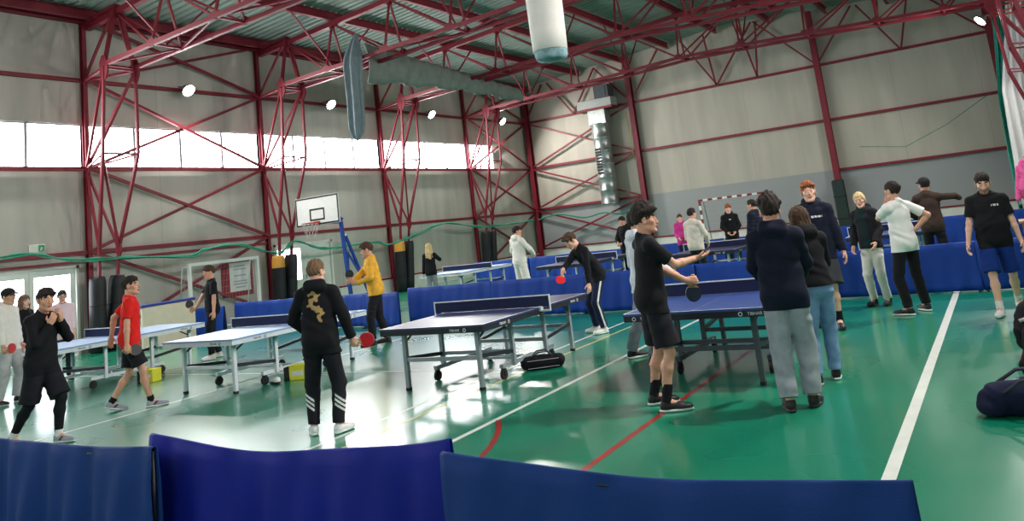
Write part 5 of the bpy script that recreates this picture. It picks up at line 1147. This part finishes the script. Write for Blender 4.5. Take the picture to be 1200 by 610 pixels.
# by the goal
person('girl in a magenta jacket and dark trousers beside the goal', (-8.2, 22.5), (.35, -.94), 1.64, dict(RH=(.12, .22, 1.04), LH=(-.12, .22, 1.04), head=(0, 8, 0)), HD(MAG), TR(NAVYP), (SH_W, SO_W), ('bun', 'brown'), skin=SKIN_PALE, res=.012, female=True, w=.9, seed=32)
person('person in cream sweater, from behind, at the far table near the goal', (-6.05, 17.38), (.25, .97), 1.76, dict(RH=(.18, .22, .98), LH=(-.2, .18, .96), RE=(1, -.5, 0), head=(-12, 0, 0)), SW(CREAM, fit=.03), TR(BLK2), (SH_B, SO_W), ('short', 'dark'), res=.011, seed=33)
person('boy in a black hoodie standing in front of the goal, facing the camera', (-6.65, 22.2), (.30, -.95), 1.75, dict(RH=(.10, .20, 1.0), LH=(-.10, .20, 1.0), RE=(1, -.4, -.3), LE=(-1, -.4, -.3), head=(6, 4, 0)), HD(BLK, print=pr_chest_word(WPRINT, .05, .035)), TR(BLK2), (SH_B, SO_W), ('fringe', 'red'), skin=SKIN_PALE, res=.011, seed=34)
person('person in a quilted navy jacket beside the far dark blue table', (-4.95, 18.45), (-.75, .2), 1.79, dict(RH=(.24, .05, .9), LH=(-.24, .08, .9), head=(0, 2, 0)), dict(mat=NAVY, sleeve=2., fit=.045, sfit=.038, hem=-.13, collar=True, puff=True, name='quilted_jacket'), TR(BLK2), (SH_B, SO_W), ('short', 'dark'), res=.011, seed=35)

# ------------------------------------------------------------------ things on the floor
def blob(prims, h, fold, seed, extra=None):
    F = Field(prims, h, .03); F.wrinkle(folds(fold, seed, 1.6)); F.half((0, 0, .002), (0, 0, 1)); 
    return F.mesh()
BAGN = cloth('bag_navy', (26, 30, 56)); BAGB = cloth('bag_black', (24, 24, 28)); BAGR = cloth('bag_maroon', (92, 40, 56)); WEB = mat('webbing', (52, 54, 66), .8)
r = empty('sports_bag', (-.12, 7.08, 0), math.radians(12), 'slumped dark navy sports bag on the floor, nearest the camera', 'bag', 'bags by the near wall')
V, F = blob([rcone((-.22, 0, .11), (.30, .03, .13), .12, .13, .05), ell((.05, 0, .13), (.34, .15, .12), None, .05), ell((-.27, -.02, .07), (.10, .11, .07), None, .04)], .008, .007, 3); npmesh('body', V, F, BAGN, r)
g = MB(); g.tube([(-.2, -.10, .17), (-.08, -.17, .27), (.12, -.17, .28), (.25, -.10, .2)], .014, 6); g.tube([(-.2, .10, .2), (-.05, .08, .30), (.15, .08, .31), (.25, .1, .22)], .014, 6); g.build('handle', WEB, r)
g = MB(); g.tube([(-.24, 0, .225), (-.05, .0, .252), (.15, .0, .262), (.3, .02, .25)], .006, 5); g.build('zip', mat('zip_pale', (170, 172, 180), .5), r)
r = empty('rucksack', (.06, 8.25, 0), math.radians(-8), 'black rucksack with a maroon pocket behind the navy sports bag', 'bag', 'bags by the near wall')
V, F = blob([ell((0, 0, .20), (.20, .15, .21), None, .03), ell((.0, .02, .36), (.17, .12, .14), None, .05), ell((-.14, -.06, .10), (.09, .09, .10), None, .03)], .008, .007, 5); npmesh('body', V, F, BAGB, r)
V, F = blob([ell((-.06, -.13, .17), (.13, .06, .13), None, .02)], .008, .004, 6); npmesh('front_pocket', V, F, BAGR, r)
g = MB()
for sx in (-.09, .09): g.tube([(sx, .10, .46), (sx*1.3, .2, .40), (sx*1.5, .2, .2), (sx*1.2, .12, .06)], .016, 6)
g.tube([(-.04, .03, .48), (0, .02, .54), (.04, .03, .48)], .012, 6); g.build('strap', WEB, r)
r = empty('rucksack', (.0, 9.15, 0), math.radians(20), 'dark rucksack with a pale stripe, farthest of the bags by the near wall', 'bag', 'bags by the near wall')
V, F = blob([ell((0, 0, .22), (.19, .15, .23), None, .03), ell((.02, .02, .40), (.16, .12, .13), None, .05)], .009, .007, 8); npmesh('body', V, F, BAGB, r)
g = MB(); g.tube([(-.16, -.10, .36), (-.05, -.15, .40), (.1, -.13, .41)], .018, 6); g.build('piping', mat('pale_stripe', (190, 170, 180), .6), r)
g = MB(); g.tube([(-.04, .03, .51), (0, .02, .57), (.04, .03, .51)], .012, 6); g.build('strap', WEB, r)
r = empty('holdall', (-5.36, 8.98, 0), math.radians(35), 'black holdall lying under the far half of the dark blue table', 'bag')
V, F = blob([rcone((-.20, 0, .085), (.20, 0, .085), .085, .085, .03), ell((0, 0, .08), (.25, .10, .085), None, .03)], .007, .004, 9); npmesh('body', V, F, BAGB, r)
g = MB()
for sy in (-.05, .05): g.tube([(-.12, sy, .16), (-.06, sy*1.6, .215), (.06, sy*1.6, .215), (.12, sy, .16)], .009, 6)
g.build('handle', WEB, r)
g = MB(); g.box((-.2, -.105, .03), (.2, -.100, .036)); g.box((-.2, -.101, .12), (.2, -.096, .126)); g.build('piping', mat('pale_stripe', (190, 170, 180), .6), r)
YB_ = mat('box_yellow', (226, 218, 60), .5, var=.05); KB = mat('box_black', (26, 28, 30), .5)
for (x, y, rz, lb) in ((-9.22, 8.52, 20, 'yellow and black ball box under the pale table behind the gold-print hoodie'), (-12.68, 8.44, 10, 'yellow and black ball box on the floor beside the red-shirted player')):
    r = empty('ball_box', (x, y, 0), math.radians(rz), lb, 'box', 'ball boxes')
    g = MB(); g.box((-.13, -.10, 0), (.13, .10, .20), 0, .006); g.build('carton', YB_, r); g = MB(); g.box((-.22, -.095, .0), (-.131, .095, .19), 0, .006); g.build('black_end', KB, r); g = MB(); g.box((-.135, -.105, .2), (.135, .105, .212), 0, .004); g.build('lid', YB_, r)
    g = MB(); g.box((-.09, -.1012, .07), (.09, -.1006, .13)); g.build('white_band', TAPE, r)
for (x, y, lb) in ((-9.38, 8.20, 'white-topped black trainer lying on the floor under the pale table'), ):
    r = empty('shoe', (x, y, 0), math.radians(70), lb, 'shoe'); V, F = Field([ell((0, -.045, .048), (.039, .05, .05), None, .02), rcone((0, -.03, .055), (0, .075, .04), .04, .04, .03), ell((0, .115, .034), (.046, .08, .036), None, .025), ell((0, .05, .013), (.05, .15, .016), None, .008)], .005, .02).mesh(); V[:, 2] = np.maximum(V[:, 2], 0); npmesh('upper', V, F, [SH_W, SO_B], r, (V[F].mean(1)[:, 2] < .035).astype(int))
# by the near wall beyond the barrier: a wooden table, a carton on it, pink clothes
r = empty('wooden_table', (.72, 16.6, 0), 0, 'light brown wooden table at the near wall behind the man in blue shorts', 'table')
g = MB(); g.box((-.62, -.4, .84), (.62, .4, .88), 0, .005); g.build('tabletop', mat('wood_brown', (164, 122, 88), .5, var=.15, scale=5), r)
for sx in (-.55, .55):
    for sy in (-.34, .34): g = MB(); g.box((sx-.03, sy-.03, 0), (sx+.03, sy+.03, .84)); g.build('leg', mat('wood_brown', (164, 122, 88), .5), r)
r = empty('carton', (.42, 16.5, .88), .1, 'white and black carton standing on the wooden table', 'box')
g = MB(); g.box((-.16, -.14, 0), (.16, .14, .15), 0, .004); g.build('body', mat('carton_white', (216, 214, 210), .6), r); g = MB(); g.box((-.165, -.145, .05), (.165, -.141, .1)); g.box((-.165, -.145, .15), (.165, .145, .165)); g.build('black_trim', KB, r)
r = empty('coat_stand', (.40, 17.25, 0), 0, 'thin coat stand hidden behind the hanging pink jacket', 'stand')
g = MB(); g.tube([(0, 0, .03), (0, 0, 1.98)], .016, 8); g.build('pole', GREY_STEEL, r)
for k in range(3): g = MB(); a = 2*PI*k/3; g.tube([(0, 0, .12), (.22*math.cos(a), .22*math.sin(a), .012)], .012, 6); g.build('foot', GREY_STEEL, r)
g = MB(); g.tube([(0, 0, 1.9), (0, -.06, 1.9), (0, -.09, 1.94)], .01, 6); g.build('hook', GREY_STEEL, r)
PINKC = cloth('hot_pink', (226, 96, 158))
r = empty('pink_jacket', (.38, 17.12, 0), 0, 'bright pink jacket hanging on the stand at the near wall', 'jacket')
V, F = blob([rcone((-.02, 0, 1.86), (0, 0, 1.42), .07, .15, .04), ell((0, 0, 1.40), (.19, .10, .26), None, .04)], .012, .012, 14); npmesh('body', V, F, PINKC, r)
for sg in (-1, 1): V, F = blob([rcone((sg*.10, 0, 1.78), (sg*.20, -.02, 1.24), .05, .05, .02)], .012, .006, 15+sg); npmesh('sleeve', V, F, PINKC, r)
r = empty('pink_bag', (.52, 15.2, 0), 0, 'pink cloth bag standing on the floor below the wooden table', 'bag')
V, F = blob([ell((0, 0, .36), (.26, .16, .36), None, .03), ell((0, 0, .60), (.22, .10, .22), None, .05)], .012, .010, 16); npmesh('body', V, F, PINKC, r)
g = MB()
for sy in (-.06, .06): g.tube([(-.12, sy, .76), (-.06, sy, .92), (.06, sy, .92), (.12, sy, .76)], .012, 6)
g.build('handle', PINKC, r)

# ------------------------------------------------------------------ light, camera
w = bpy.data.worlds.new('overcast_sky'); bpy.context.scene.world = w; w.use_nodes = True
w.node_tree.nodes['Background'].inputs[0].default_value = (.85, .92, 1, 1); w.node_tree.nodes['Background'].inputs[1].default_value = 1.0
cd = bpy.data.cameras.new('camera'); cam = bpy.data.objects.new('camera', cd); C.objects.link(cam)
f_px, pp_y, yaw, pitch, roll = 926.0787, 115.8764, .53686, .16294, -.12054
cd.sensor_fit = 'HORIZONTAL'; cd.sensor_width = 36.; cd.lens = f_px/1200*36; cd.shift_y = -(305-pp_y)/1200; cd.clip_start = .05; cd.clip_end = 200
fw = Vector((-math.sin(yaw)*math.cos(pitch), math.cos(yaw)*math.cos(pitch), math.sin(pitch))); rt = Vector((math.cos(yaw), math.sin(yaw), 0)); up = rt.cross(fw)
r2 = rt*math.cos(roll)+up*math.sin(roll); u2 = up*math.cos(roll)-rt*math.sin(roll)
M = Matrix.Identity(4)
for i in range(3): M[i][0] = r2[i]; M[i][1] = u2[i]; M[i][2] = -fw[i]
M[0][3], M[1][3], M[2][3] = 0, 0, 1.77
cam.matrix_world = M; sc = bpy.context.scene; sc.camera = cam
vs = sc.view_settings; vs.view_transform = 'Standard'; vs.look = 'None'; vs.gamma = 1; vs.use_curve_mapping = False; vs.exposure = EXPO
sc.cycles.use_denoising = True; sc.cycles.max_bounces = 8; sc.cycles.diffuse_bounces = 4; sc.cycles.glossy_bounces = 4; sc.cycles.sample_clamp_indirect = 8; sc.cycles.caustics_reflective = False; sc.cycles.caustics_refractive = False
